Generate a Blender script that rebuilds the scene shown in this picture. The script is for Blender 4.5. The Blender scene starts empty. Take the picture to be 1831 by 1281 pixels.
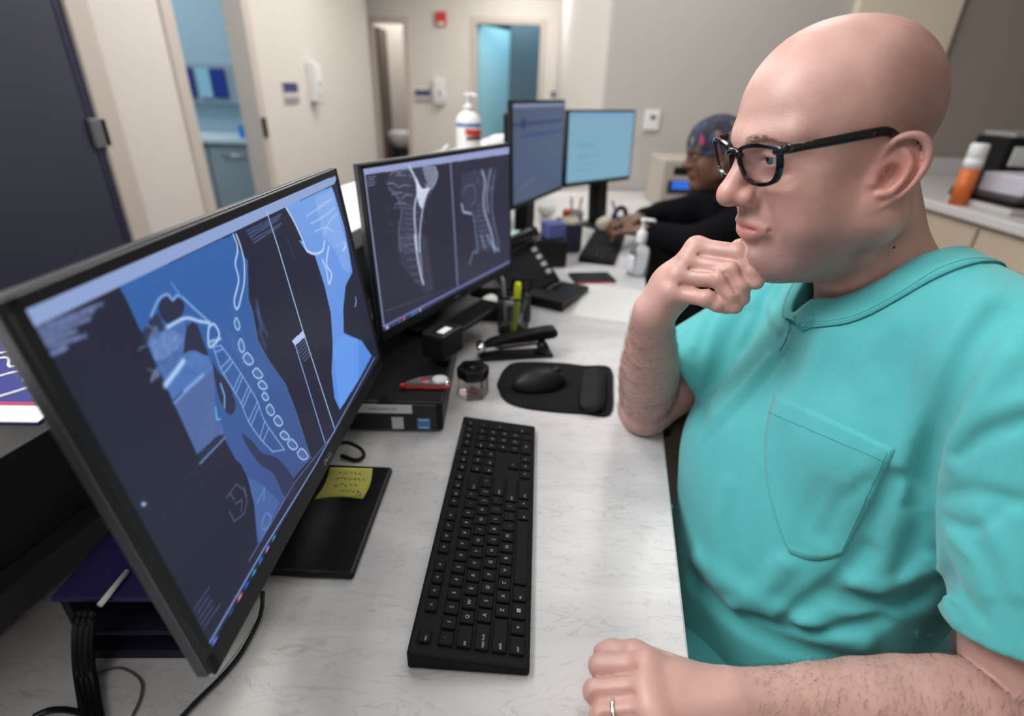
import bpy, bmesh, math, random
import numpy as np
from mathutils import Vector, Matrix
rng = np.random.default_rng(7); random.seed(7)
R_ = math.radians
S = bpy.context.scene
COL = S.collection
T = 0.74                      # height of the desk top; positions below are given from the desk top up

# ------------------------------------------------------------------ camera
IW, IH = 1831, 1281
FPX = 945.3
CAM = np.array([0.0, 0.0, 0.5415])
AX = np.array([[0.99941647, 0.01549653, 0.03043966],      # right
               [-0.03415721, 0.45341763, 0.89064344],     # up
               [0.0, 0.89116346, -0.45368237]])           # forward
cd = bpy.data.cameras.new('camera'); cam = bpy.data.objects.new('camera', cd); COL.objects.link(cam)
cam.matrix_world = Matrix(((AX[0][0], AX[1][0], -AX[2][0], CAM[0]), (AX[0][1], AX[1][1], -AX[2][1], CAM[1]),
                           (AX[0][2], AX[1][2], -AX[2][2], CAM[2] + T), (0, 0, 0, 1)))
cd.sensor_fit = 'HORIZONTAL'; cd.sensor_width = 36.0; cd.lens = FPX / IW * 36.0
cd.clip_start = 0.02; cd.clip_end = 60
cd.dof.use_dof = True; cd.dof.focus_distance = 0.60; cd.dof.aperture_fstop = 2.4
S.camera = cam

# ------------------------------------------------------------------ world, lights, exposure
w = bpy.data.worlds.new('world'); S.world = w; w.use_nodes = True
w.node_tree.nodes['Background'].inputs[0].default_value = (0.75, 0.8, 0.9, 1)
w.node_tree.nodes['Background'].inputs[1].default_value = 0.25
S.view_settings.view_transform = 'Standard'; S.view_settings.look = 'None'
S.view_settings.exposure = 0.0; S.view_settings.gamma = 1.0; S.view_settings.use_curve_mapping = False

def area(name, loc, size, power, color=(1, 0.975, 0.945), rot=(0, 0, 0), sy=None):
    l = bpy.data.lights.new(name, 'AREA'); l.energy = power; l.color = color
    l.shape = 'RECTANGLE'; l.size = size; l.size_y = sy or size
    o = bpy.data.objects.new(name, l); COL.objects.link(o); o.location = loc; o.rotation_euler = rot
    return o
CEIL = 2.75
# ceiling panels over the desk and through the room
LAMPS = [(-0.95, 1.70, 13, 0.6, 1.2), (0.27, 0.38, 2, 0.45, 1.0), (-1.0, 3.6, 25, 0.6, 1.2), (0.75, 2.45, 10, 0.6, 1.2),
         (-0.9, 5.4, 22, 0.6, 1.2), (0.0, 7.2, 26, 0.6, 1.2), (-0.35, -0.9, 0.8, 0.6, 1.2)]
for (lx, ly, lp, lw, ll) in LAMPS:
    area('ceiling_lamp', (lx, ly, CEIL - 0.03), lw, lp, sy=ll)
area('clinic_room_lamp', (-3.2, 4.2, CEIL - 0.05), 1.0, 26, (0.84, 0.94, 1.0))
area('back_room_lamp', (-0.02, 8.85, CEIL - 0.05), 0.4, 18, (0.84, 0.94, 1.0))
area('restroom_lamp', (-1.85, 9.4, CEIL - 0.05), 0.6, 16, (1, 0.97, 0.94))
# broad soft key light high at the left, its source unseen
area('soft_key', (-1.38, 0.45, 2.42), 0.9, 44, (0.97, 0.98, 1.0), (0, R_(-50), R_(3)))
# ------------------------------------------------------------------ projection helpers
def ray(px):
    d = ((px[0] - IW / 2) / FPX) * AX[0] + ((IH / 2 - px[1]) / FPX) * AX[1] + AX[2]
    return d
def on(px, ax, val):
    d = ray(px); return CAM + d * ((val - CAM[ax]) / d[ax])
def far(px, dist):
    d = ray(px); return CAM + d * (dist / np.linalg.norm(d))
def pix(P):
    d = (np.asarray(P, float) - CAM) @ AX.T
    return np.stack([IW / 2 + FPX * d[..., 0] / d[..., 2], IH / 2 - FPX * d[..., 1] / d[..., 2]], -1)

# ------------------------------------------------------------------ materials
def srgb(r, g, b):
    f = lambda c: (c / 255 / 12.92) if c / 255 <= 0.04045 else ((c / 255 + 0.055) / 1.055) ** 2.4
    return (f(r), f(g), f(b))
MATS = {}
def mat(name, col, rough=0.5, metal=0.0, var=0.06, scale=30, bump=0.0, bscale=200, spec=0.5, coat=0.0, trans=0.0, ior=1.45, emit=None, estr=1.0, alpha=1.0, sheen=0.0):
    if name in MATS: return MATS[name]
    m = bpy.data.materials.new(name); m.use_nodes = True; nt = m.node_tree; N = nt.nodes; L = nt.links
    b = N['Principled BSDF']
    tc = N.new('ShaderNodeTexCoord'); no = N.new('ShaderNodeTexNoise'); no.inputs['Scale'].default_value = scale
    no.inputs['Detail'].default_value = 4
    L.new(tc.outputs['Object'], no.inputs['Vector'])
    mx = N.new('ShaderNodeMix'); mx.data_type = 'RGBA'
    mx.inputs[6].default_value = (*[c * (1 - var) for c in col], 1); mx.inputs[7].default_value = (*[min(1, c * (1 + var)) for c in col], 1)
    L.new(no.outputs['Fac'], mx.inputs[0]); L.new(mx.outputs[2], b.inputs['Base Color'])
    b.inputs['Roughness'].default_value = rough; b.inputs['Metallic'].default_value = metal
    b.inputs['Specular IOR Level'].default_value = spec; b.inputs['IOR'].default_value = ior
    b.inputs['Coat Weight'].default_value = coat; b.inputs['Transmission Weight'].default_value = trans; b.inputs['Alpha'].default_value = alpha
    if bump:
        n2 = N.new('ShaderNodeTexNoise'); n2.inputs['Scale'].default_value = bscale; L.new(tc.outputs['Object'], n2.inputs['Vector'])
        bp = N.new('ShaderNodeBump'); bp.inputs['Strength'].default_value = bump; bp.inputs['Distance'].default_value = 0.002
        L.new(n2.outputs['Fac'], bp.inputs['Height']); L.new(bp.outputs['Normal'], b.inputs['Normal'])
    b.inputs['Sheen Weight'].default_value = sheen; b.inputs['Sheen Roughness'].default_value = 0.5
    if emit:
        b.inputs['Emission Color'].default_value = (*emit, 1); b.inputs['Emission Strength'].default_value = estr
    MATS[name] = m
    return m
def screen_mat(name):
    m = bpy.data.materials.new(name); m.use_nodes = True; nt = m.node_tree; N = nt.nodes
    b = N['Principled BSDF']; a = N.new('ShaderNodeVertexColor'); a.layer_name = 'picture'
    b.inputs['Base Color'].default_value = (0.012, 0.012, 0.014, 1); b.inputs['Roughness'].default_value = 0.32
    b.inputs['Specular IOR Level'].default_value = 0.22
    nt.links.new(a.outputs['Color'], b.inputs['Emission Color']); b.inputs['Emission Strength'].default_value = 1.0
    return m
def marble_mat():
    m = bpy.data.materials.new('white_marble_laminate'); m.use_nodes = True; nt = m.node_tree; N = nt.nodes; L = nt.links; b = N['Principled BSDF']
    tc = N.new('ShaderNodeTexCoord'); mp = N.new('ShaderNodeMapping'); L.new(tc.outputs['Object'], mp.inputs['Vector'])
    mp.inputs['Rotation'].default_value = (0, 0, R_(-40)); mp.inputs['Scale'].default_value = (1.0, 3.4, 1)
    def noise(sc, det, dist, src=mp):
        n = N.new('ShaderNodeTexNoise'); n.inputs['Scale'].default_value = sc; n.inputs['Detail'].default_value = det; n.inputs['Distortion'].default_value = dist
        L.new(src.outputs[0], n.inputs['Vector']); return n
    def ramp(src, pts):
        r = N.new('ShaderNodeValToRGB'); e = r.color_ramp.elements
        e[0].position, e[0].color = pts[0][0], (*pts[0][1], 1); e[1].position, e[1].color = pts[1][0], (*pts[1][1], 1)
        for p_, c_ in pts[2:]:
            q = e.new(p_); q.color = (*c_, 1)
        L.new(src.outputs['Fac'], r.inputs[0]); return r
    a = ramp(noise(4, 5, 0.6), [(0.3, srgb(190, 188, 189)), (0.7, srgb(212, 210, 210))])
    v = ramp(noise(9, 8, 1.6), [(0.0, (1, 1, 1)), (1.0, (1, 1, 1)), (0.485, (1, 1, 1)), (0.5, (0.66, 0.65, 0.66)), (0.515, (1, 1, 1))])
    v2 = ramp(noise(26, 6, 1.0), [(0.0, (0.7, 0.69, 0.68)), (1.0, (1, 1, 1)), (0.33, (0.72, 0.71, 0.70)), (0.40, (1, 1, 1))])
    m1 = N.new('ShaderNodeMix'); m1.data_type = 'RGBA'; m1.blend_type = 'MULTIPLY'; m1.inputs[0].default_value = 0.5
    L.new(a.outputs[0], m1.inputs[6]); L.new(v.outputs[0], m1.inputs[7])
    m2 = N.new('ShaderNodeMix'); m2.data_type = 'RGBA'; m2.blend_type = 'MULTIPLY'; m2.inputs[0].default_value = 0.42
    L.new(m1.outputs[2], m2.inputs[6]); L.new(v2.outputs[0], m2.inputs[7])
    L.new(m2.outputs[2], b.inputs['Base Color']); b.inputs['Roughness'].default_value = 0.28
    return m
def skin_mat(name, bump=0.22, sss=0.06):
    m = bpy.data.materials.new(name); m.use_nodes = True; nt = m.node_tree; N = nt.nodes; L = nt.links; b = N['Principled BSDF']
    a = N.new('ShaderNodeVertexColor'); a.layer_name = 'tint'
    tc = N.new('ShaderNodeTexCoord')
    n1 = N.new('ShaderNodeTexNoise'); n1.inputs['Scale'].default_value = 35; n1.inputs['Detail'].default_value = 6; L.new(tc.outputs['Object'], n1.inputs['Vector'])
    r = N.new('ShaderNodeValToRGB'); r.color_ramp.elements[0].position = 0.3; r.color_ramp.elements[0].color = (0.86, 0.80, 0.78, 1)
    r.color_ramp.elements[1].position = 0.7; r.color_ramp.elements[1].color = (1.08, 1.06, 1.05, 1); L.new(n1.outputs['Fac'], r.inputs[0])
    n2 = N.new('ShaderNodeTexNoise'); n2.inputs['Scale'].default_value = 420; n2.inputs['Detail'].default_value = 3; L.new(tc.outputs['Object'], n2.inputs['Vector'])
    mx = N.new('ShaderNodeMix'); mx.data_type = 'RGBA'; mx.blend_type = 'MULTIPLY'; mx.inputs[0].default_value = 0.8
    L.new(a.outputs['Color'], mx.inputs[6]); L.new(r.outputs[0], mx.inputs[7]); L.new(mx.outputs[2], b.inputs['Base Color'])
    bp = N.new('ShaderNodeBump'); bp.inputs['Strength'].default_value = bump; bp.inputs['Distance'].default_value = 0.001
    L.new(n2.outputs['Fac'], bp.inputs['Height']); L.new(bp.outputs['Normal'], b.inputs['Normal'])
    b.inputs['Roughness'].default_value = 0.46; b.inputs['Specular IOR Level'].default_value = 0.6
    b.inputs['Subsurface Weight'].default_value = sss; b.inputs['Subsurface Radius'].default_value = (0.010, 0.004, 0.002); b.inputs['Subsurface Scale'].default_value = 0.6
    return m

# ------------------------------------------------------------------ object helpers
def link(o, parent=None):
    COL.objects.link(o)
    if parent is not None: o.parent = parent
    return o
def thing(name, label, cat, loc=(0, 0, 0), rz=0.0, group=None):
    o = bpy.data.objects.new(name, None); o.empty_display_size = 0.05
    o.location = (loc[0], loc[1], loc[2] + T); o.rotation_euler = (0, 0, rz)
    o['label'] = label; o['category'] = cat
    if group: o['group'] = group
    return link(o)
def root_of(o):
    while o.parent is not None: o = o.parent
    return o
def rootmat(o):
    o = root_of(o)
    return Matrix.Translation((o.location[0], o.location[1], o.location[2] - T)) @ o.rotation_euler.to_matrix().to_4x4()
def finish_mesh(name, me, mats, parent, world):
    """parent set: coordinates are the thing's own, or desk coordinates when world is set"""
    for m in (mats if isinstance(mats, (list, tuple)) else [mats]): me.materials.append(m)
    o = bpy.data.objects.new(name, me)
    if parent is not None:
        if world: me.transform(rootmat(parent).inverted())
        link(o, parent)
    else:
        co = np.empty(len(me.vertices) * 3); me.vertices.foreach_get('co', co); co = co.reshape(-1, 3)
        b = np.array([(co[:, 0].min() + co[:, 0].max()) / 2, (co[:, 1].min() + co[:, 1].max()) / 2, co[:, 2].min()])
        me.transform(Matrix.Translation(Vector(-b))); o.location = (b[0], b[1], b[2] + T); link(o)
    return o
def tag(o, label, cat, group=None):
    o['label'] = label; o['category'] = cat
    if group: o['group'] = group
    return o
def struct(o):
    o['kind'] = 'structure'; return o

class MB:
    """collects shapes into one bmesh"""
    def __init__(s): s.bm = bmesh.new(); s.mi = 0; s.smooth = []
    def _new(s, verts, faces, smooth=False, M=None):
        vs = [s.bm.verts.new(M @ Vector(v) if M is not None else Vector(v)) for v in verts]
        for f in faces:
            try:
                fc = s.bm.faces.new([vs[i] for i in f]); fc.material_index = s.mi; fc.smooth = smooth
            except ValueError: pass
        return vs
    def box(s, lo, hi, bev=0.0, M=None, seg=2):
        b = bmesh.new(); bmesh.ops.create_cube(b, size=1)
        c = [(lo[i] + hi[i]) / 2 for i in range(3)]; d = [abs(hi[i] - lo[i]) for i in range(3)]
        for v in b.verts: v.co = Vector((c[0] + v.co.x * d[0], c[1] + v.co.y * d[1], c[2] + v.co.z * d[2]))
        if bev > 0: bmesh.ops.bevel(b, geom=list(b.edges), offset=min(bev, min(d) * 0.49), segments=seg, affect='EDGES', profile=0.5)
        s.add(b, M, smooth=False); b.free(); return s
    def add(s, b, M=None, smooth=False):
        b.verts.ensure_lookup_table(); mp = {}
        for v in b.verts: mp[v] = s.bm.verts.new(M @ v.co if M is not None else v.co)
        for f in b.faces:
            try:
                fc = s.bm.faces.new([mp[v] for v in f.verts]); fc.material_index = s.mi; fc.smooth = smooth
            except ValueError: pass
    def prism(s, poly, z0, z1, bev=0.0, M=None):
        b = bmesh.new(); a = [b.verts.new((p[0], p[1], z0)) for p in poly]; f = b.faces.new(a)
        r = bmesh.ops.extrude_face_region(b, geom=[f])
        for v in [g for g in r['geom'] if isinstance(g, bmesh.types.BMVert)]: v.co.z = z1
        bmesh.ops.recalc_face_normals(b, faces=b.faces)
        if bev: bmesh.ops.bevel(b, geom=list(b.edges), offset=bev, segments=2, affect='EDGES', profile=0.5)
        s.add(b, M); b.free(); return s
    def lathe(s, prof, n=32, M=None, smooth=True):
        vs = []; fs = []
        for (r, z) in prof:
            for i in range(n):
                a = 2 * math.pi * i / n; vs.append((r * math.cos(a), r * math.sin(a), z))
        for k in range(len(prof) - 1):
            for i in range(n):
                j = (i + 1) % n; fs.append((k * n + i, k * n + j, (k + 1) * n + j, (k + 1) * n + i))
        fs.append(tuple(range(n - 1, -1, -1))); fs.append(tuple((len(prof) - 1) * n + i for i in range(n)))
        s._new(vs, fs, smooth, M); return s
    def cyl(s, r, z0, z1, n=24, M=None, r2=None): return s.lathe([(r, z0), (r if r2 is None else r2, z1)], n, M)
    def tube(s, pts, r, n=8, smooth=True, M=None, flat=1.0, up=(0, 0, 1)):
        pts = [Vector(p) for p in pts]; vs = []; fs = []; m = len(pts)
        rr = r if isinstance(r, (list, tuple)) else [r] * m
        u0 = Vector(up)
        for i, p in enumerate(pts):
            t = (pts[min(i + 1, m - 1)] - pts[max(i - 1, 0)]).normalized()
            a = t.cross(u0)
            if a.length < 1e-4: a = t.cross(Vector((1, 0, 0)))
            a.normalize(); b = a.cross(t).normalized()
            for k in range(n):
                an = 2 * math.pi * k / n; vs.append(p + (a * math.cos(an) + b * (math.sin(an) * flat)) * rr[i])
        for i in range(m - 1):
            for k in range(n):
                j = (k + 1) % n; fs.append((i * n + k, i * n + j, (i + 1) * n + j, (i + 1) * n + k))
        fs.append(tuple(range(n))); fs.append(tuple((m - 1) * n + k for k in range(n - 1, -1, -1)))
        s._new(vs, fs, smooth, M); return s
    def poly(s, pts, M=None, smooth=False):
        s._new(pts, [tuple(range(len(pts)))], smooth, M); return s
    def grid(s, P, M=None, smooth=True):
        nu, nv = len(P), len(P[0]); vs = [p for row in P for p in row]
        fs = [(i * nv + j, i * nv + j + 1, (i + 1) * nv + j + 1, (i + 1) * nv + j) for i in range(nu - 1) for j in range(nv - 1)]
        s._new(vs, fs, smooth, M); return s
    def sheet(s, P, th, M=None):
        """grid of points given real thickness"""
        P = np.asarray(P, float); du = np.gradient(P, axis=0); dv = np.gradient(P, axis=1); n = np.cross(du, dv)
        n /= np.linalg.norm(n, axis=2, keepdims=True) + 1e-12; Q = P - n * th
        nu, nv = P.shape[:2]; N_ = nu * nv; vs = [tuple(p) for p in P.reshape(-1, 3)] + [tuple(p) for p in Q.reshape(-1, 3)]
        fs = []; g = lambda i, j, o=0: o + i * nv + j
        for i in range(nu - 1):
            for j in range(nv - 1):
                fs.append((g(i, j), g(i + 1, j), g(i + 1, j + 1), g(i, j + 1))); fs.append((g(i, j, N_), g(i, j + 1, N_), g(i + 1, j + 1, N_), g(i + 1, j, N_)))
        for i in range(nu - 1):
            fs.append((g(i, 0), g(i, 0, N_), g(i + 1, 0, N_), g(i + 1, 0))); fs.append((g(i, nv - 1), g(i + 1, nv - 1), g(i + 1, nv - 1, N_), g(i, nv - 1, N_)))
        for j in range(nv - 1):
            fs.append((g(0, j), g(0, j + 1), g(0, j + 1, N_), g(0, j, N_))); fs.append((g(nu - 1, j), g(nu - 1, j, N_), g(nu - 1, j + 1, N_), g(nu - 1, j + 1)))
        s._new(vs, fs, True, M); return s
    def text(s, body, size, M, ext=0.0002, align='CENTER'):
        cu = bpy.data.curves.new('t', 'FONT'); cu.body = body; cu.size = size; cu.extrude = ext; cu.align_x = align; cu.align_y = 'CENTER'; cu.resolution_u = 2
        o = bpy.data.objects.new('t', cu); COL.objects.link(o); dg = bpy.context.evaluated_depsgraph_get(); dg.update()
        me = bpy.data.meshes.new_from_object(o.evaluated_get(dg)); b = bmesh.new(); b.from_mesh(me); s.add(b, M); b.free()
        bpy.data.objects.remove(o); bpy.data.curves.remove(cu); bpy.data.meshes.remove(me); return s
    def mesh(s, name):
        me = bpy.data.meshes.new(name); bmesh.ops.recalc_face_normals(s.bm, faces=s.bm.faces) if len(s.bm.faces) < 60000 else None
        s.bm.to_mesh(me); s.bm.free(); return me
    def build(s, name, mats, parent=None, world=False): return finish_mesh(name, s.mesh(name), mats, parent, world)
def TR(x=0, y=0, z=0, rx=0, ry=0, rz=0):
    return Matrix.Translation((x, y, z)) @ Matrix.Rotation(rz, 4, 'Z') @ Matrix.Rotation(ry, 4, 'Y') @ Matrix.Rotation(rx, 4, 'X')
def FR(origin, u, v):
    """matrix whose x axis is u, y axis is v"""
    u = Vector(u).normalized(); n = u.cross(Vector(v)).normalized(); v = n.cross(u)
    return Matrix(((u.x, v.x, n.x, origin[0]), (u.y, v.y, n.y, origin[1]), (u.z, v.z, n.z, origin[2]), (0, 0, 0, 1)))
def copy_tree(o, parent=None):
    c = o.copy(); COL.objects.link(c)
    if parent is not None: c.parent = parent
    for ch in list(o.children): copy_tree(ch, c)
    return c
def spline(pts, n=8):
    """Catmull-Rom through points"""
    P = np.asarray(pts, float); P = np.vstack([2 * P[0] - P[1], P, 2 * P[-1] - P[-2]]); out = []
    for i in range(1, len(P) - 2):
        for t in np.linspace(0, 1, n, endpoint=False):
            a, b, c, d = P[i - 1], P[i], P[i + 1], P[i + 2]
            out.append(0.5 * (2 * b + (c - a) * t + (2 * a - 5 * b + 4 * c - d) * t * t + (3 * b - a - 3 * c + d) * t ** 3))
    out.append(P[-2]); return np.array(out)

# ------------------------------------------------------------------ smooth implicit surfaces, meshed with surface nets
def smin(a, b, k):
    if k <= 0: return np.minimum(a, b)
    h = np.clip(0.5 + 0.5 * (b - a) / k, 0, 1); return b + (a - b) * h - k * h * (1 - h)
class Field:
    """ordered list of shapes: smooth union, smooth cut, or local raise / sink"""
    def __init__(s, origin=(0, 0, 0), M=None, scale=1.0):
        s.o = np.array(origin, float); s.M = np.eye(3) if M is None else np.array(M, float); s.s = scale; s.ops = []; s.out = None
    def loc(s, P): return ((P - s.o) @ s.M) / s.s          # columns of M are the local axes
    def wld(s, p): return (np.asarray(p, float) * s.s) @ s.M.T + s.o
    def E(s, c, r, k=0.01, cut=False, A=None):
        c = np.array(c, float); r = np.array(r if np.ndim(r) else (r, r, r), float); s.ops.append(('E', c, r, A, k, cut, c, r.max())); return s
    def C(s, a, b, ra, rb=None, k=0.01, cut=False):
        a = np.array(a, float); b = np.array(b, float); rb = ra if rb is None else rb
        s.ops.append(('C', a, b - a, ra, rb, k, cut, (a + b) / 2, np.linalg.norm(b - a) / 2 + max(ra, rb))); return s
    def chain(s, pts, rad, k=0.01, cut=False):
        for i in range(len(pts) - 1): s.C(pts[i], pts[i + 1], rad[i], rad[i + 1], k, cut)
        return s
    def D(s, a, b, w, amp):
        """raise (amp>0) or sink the surface along a line"""
        a = np.array(a, float); b = np.array(b, float)
        s.ops.append(('D', a, b - a, w, amp, 0, False, (a + b) / 2, np.linalg.norm(b - a) / 2 + 2.5 * w)); return s
    def Dline(s, pts, w, amp):
        """displacement along a polyline, counted once"""
        P = np.array(pts, float); c = (P.min(0) + P.max(0)) / 2
        s.ops.append(('L', P, w, amp, None, 0, False, c, np.linalg.norm(P - c, axis=1).max() + 2.5 * w)); return s
    def H(s, p, n, k=0.004):
        """keep only the side the normal points away from"""
        s.ops.append(('H', np.array(p, float), np.array(n, float) / np.linalg.norm(n), 0, 0, k, True, np.array(p, float), 1e9)); return s
    def __call__(s, Pw, cc=None, cr=0.0):
        P = s.loc(Pw); d = np.full(len(P), 1.0)
        if cc is not None: lc = s.loc(cc[None])[0]; lr = cr / s.s
        for op in s.ops:
            k, cut, bc, br = op[5 if op[0] != 'E' else 4], op[6 if op[0] != 'E' else 5], op[-2], op[-1]
            if cc is not None and br < 1e8:
                gap = np.linalg.norm(lc - bc) - br - lr
                if gap > (0.0 if op[0] in 'DL' else k + 0.025): continue
            if op[0] == 'E':
                q = P - op[1]
                if op[3] is not None: q = q @ op[3]
                k0 = np.sqrt(((q / op[2]) ** 2).sum(1)) + 1e-9; k1 = np.sqrt(((q / op[2] ** 2) ** 2).sum(1)) + 1e-9
                v = k0 * (k0 - 1) / k1
            elif op[0] == 'H': v = -((P - op[1]) @ op[2])
            elif op[0] == 'L':
                best = np.full(len(P), 1e9)
                for a, b in zip(op[1][:-1], op[1][1:]):
                    ba = b - a; t = np.clip(((P - a) @ ba) / (ba @ ba + 1e-12), 0, 1); best = np.minimum(best, ((P - a - t[:, None] * ba) ** 2).sum(1))
                d = d - op[3] * np.exp(-best / op[2] ** 2); continue
            else:
                q = P - op[1]; t = np.clip((q @ op[2]) / (op[2] @ op[2] + 1e-12), 0, 1); l = np.sqrt(((q - t[:, None] * op[2]) ** 2).sum(1))
                if op[0] == 'D': d = d - op[4] * np.exp(-(l / op[3]) ** 2); continue
                v = l - (op[3] + (op[4] - op[3]) * t)
            d = -smin(-d, v, k) if cut else smin(d, v, k)
        return d * s.s
class Union:
    def __init__(s, fields, k=0.002): s.f = fields; s.k = k
    def __call__(s, P, cc=None, cr=0.0):
        d = s.f[0](P, cc, cr)
        for g in s.f[1:]: d = smin(d, g(P, cc, cr), s.k)
        return d
def hit(F, px, t0=0.25, t1=1.6):
    d = ray(px); d = d / np.linalg.norm(d); t = t0
    for _ in range(220):
        v = float(F((CAM + d * t)[None])[0])
        if v < 0.0002: break
        t += max(v * 0.6, 0.0003)
        if t > t1: return None
    return CAM + d * t
def normal(F, P, e=0.002):
    P = np.atleast_2d(P); g = np.stack([F(P + e * v) - F(P - e * v) for v in np.eye(3)], 1)
    return g / (np.linalg.norm(g, axis=1, keepdims=True) + 1e-12)
def surface(F, lo, hi, h, bs=14):
    lo = np.array(lo, float); nb = np.ceil((np.array(hi) - lo) / (bs * h)).astype(int)
    B = np.stack(np.meshgrid(*[np.arange(n) for n in nb], indexing='ij'), -1).reshape(-1, 3)
    ctr = lo + (B + 0.5) * bs * h; rad = bs * h * 0.5 * 1.7321
    dv = np.concatenate([F(ctr[i:i + 4000]) for i in range(0, len(ctr), 4000)])
    B = B[np.abs(dv) < rad * 1.75 + 3 * h]
    n1 = bs + 1; g = np.stack(np.meshgrid(*[np.arange(n1)] * 3, indexing='ij'), -1).reshape(-1, 3)
    dim = nb * bs + 2; CID = []; CV = []; EQ = []
    corner = np.array([[0, 0, 0], [1, 0, 0], [0, 1, 0], [1, 1, 0], [0, 0, 1], [1, 0, 1], [0, 1, 1], [1, 1, 1]])
    edges = [(0, 1), (2, 3), (4, 5), (6, 7), (0, 2), (1, 3), (4, 6), (5, 7), (0, 4), (1, 5), (2, 6), (3, 7)]
    lin = lambda c: (c[:, 0] * dim[1] + c[:, 1]) * dim[2] + c[:, 2]
    for b in B:
        base = b * bs; P = lo + (base + g) * h; c0 = lo + (base + bs / 2) * h
        v = F(P, c0, rad).reshape(n1, n1, n1); s = v < 0
        if s.all() or not s.any(): continue
        cs = np.zeros((bs, bs, bs), int)
        for c in corner: cs += s[c[0]:c[0] + bs, c[1]:c[1] + bs, c[2]:c[2] + bs]
        idx = np.argwhere((cs > 0) & (cs < 8))
        vals = np.stack([v[idx[:, 0] + c[0], idx[:, 1] + c[1], idx[:, 2] + c[2]] for c in corner], 1)
        acc = np.zeros((len(idx), 3)); cnt = np.zeros(len(idx))
        for (i, j) in edges:
            a, bb = vals[:, i], vals[:, j]; x = (a < 0) != (bb < 0)
            t = np.where(x, a / np.where(x, a - bb, 1), 0)
            acc += x[:, None] * (corner[i] + t[:, None] * (corner[j] - corner[i])); cnt += x
        CID.append(lin(base + idx)); CV.append(lo + (base + idx + acc / cnt[:, None]) * h)
        for ax in range(3):
            e = np.eye(3, dtype=int)[ax]; s0 = s[:bs, :bs, :bs]; s1 = s[e[0]:e[0] + bs, e[1]:e[1] + bs, e[2]:e[2] + bs]
            q = np.argwhere(s0 != s1)
            if len(q):
                u, w_ = np.eye(3, dtype=int)[(ax + 1) % 3], np.eye(3, dtype=int)[(ax + 2) % 3]; p = base + q
                quad = np.stack([lin(p - u - w_), lin(p - w_), lin(p), lin(p - u)], 1)
                fl = s0[q[:, 0], q[:, 1], q[:, 2]]; quad[~fl] = quad[~fl][:, ::-1]; EQ.append(quad)
    CID = np.concatenate(CID); CV = np.concatenate(CV); EQ = np.concatenate(EQ)
    o = np.argsort(CID); CID = CID[o]; CV = CV[o]
    ix = np.searchsorted(CID, EQ); ix = np.clip(ix, 0, len(CID) - 1); ok = (CID[ix] == EQ).all(1)
    return CV, ix[ok]
def relax(V, Q, it=1, f=0.5):
    for _ in range(it):
        acc = np.zeros_like(V); n = np.zeros(len(V))
        for i in range(4):
            j = (i + 1) % 4
            np.add.at(acc, Q[:, i], V[Q[:, j]]); np.add.at(acc, Q[:, j], V[Q[:, i]]); np.add.at(n, Q[:, i], 1); np.add.at(n, Q[:, j], 1)
        V = V + f * (acc / np.maximum(n, 1)[:, None] - V)
    return V
def np_mesh(name, V, Q, smooth=True):
    me = bpy.data.meshes.new(name); me.vertices.add(len(V)); me.vertices.foreach_set('co', np.asarray(V, np.float32).ravel())
    k = Q.shape[1]; me.loops.add(Q.size); me.loops.foreach_set('vertex_index', Q.astype(np.int32).ravel()); me.polygons.add(len(Q))
    me.polygons.foreach_set('loop_start', np.arange(0, Q.size, k, dtype=np.int32))
    me.polygons.foreach_set('use_smooth', np.full(len(Q), smooth)); me.update(); me.validate(); return me
def set_col(me, name, rgb):
    a = me.color_attributes.new(name, 'FLOAT_COLOR', 'POINT'); c = np.ones((len(me.vertices), 4), np.float32); c[:, :3] = rgb; a.data.foreach_set('color', c.ravel())
# ================================================================== THE ROOM
M_wall = mat('warm_white_paint', srgb(214, 209, 203), 0.7, var=0.02, scale=3)
M_greige = mat('greige_paint', srgb(190, 185, 180), 0.7, var=0.02, scale=3)
M_shade_taupe = mat('shade_taupe', srgb(156, 147, 139), 0.75, var=0.03, scale=3)  # darker than the partition paint: soffit shade put into the wall colour
M_cream = mat('cream_paint', srgb(228, 216, 196), 0.7, var=0.02, scale=3)
M_blue = mat('pale_blue_paint', srgb(166, 190, 202), 0.7, var=0.02, scale=3)
M_trim = mat('greyish_door_frame', srgb(196, 186, 178), 0.5, var=0.02, scale=5)
M_carpet = mat('grey_brown_carpet', srgb(92, 84, 78), 0.95, var=0.25, scale=120, bump=0.3)
M_ceil = mat('white_ceiling', srgb(225, 224, 220), 0.8, var=0.02, scale=8)
M_black = mat('black_plastic', (0.006, 0.006, 0.007), 0.42, var=0.1, scale=60, bump=0.05, spec=0.28)
M_blackg = mat('glossy_black_plastic', (0.008, 0.008, 0.010), 0.22, var=0.1)
M_grey = mat('dark_grey_plastic', (0.016, 0.017, 0.020), 0.4, var=0.08, spec=0.35)
M_rim = mat('dull_metal_rim', (0.10, 0.105, 0.12), 0.3, 0.7, var=0.04)
M_silver = mat('silver_plastic', (0.50, 0.50, 0.52), 0.32, 0.6, var=0.04)
M_chrome = mat('chrome', (0.8, 0.8, 0.82), 0.12, 1.0, var=0.02)
M_white = mat('white_plastic', (0.78, 0.78, 0.79), 0.4, var=0.03)
M_paper = mat('white_paper', (0.72, 0.72, 0.71), 0.8, var=0.03, scale=12)
M_marble = marble_mat()
Z0 = -T; ZC = CEIL - T
def slab(name, lo, hi, m):
    return struct(MB().box(lo, hi).build(name, m))
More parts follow.
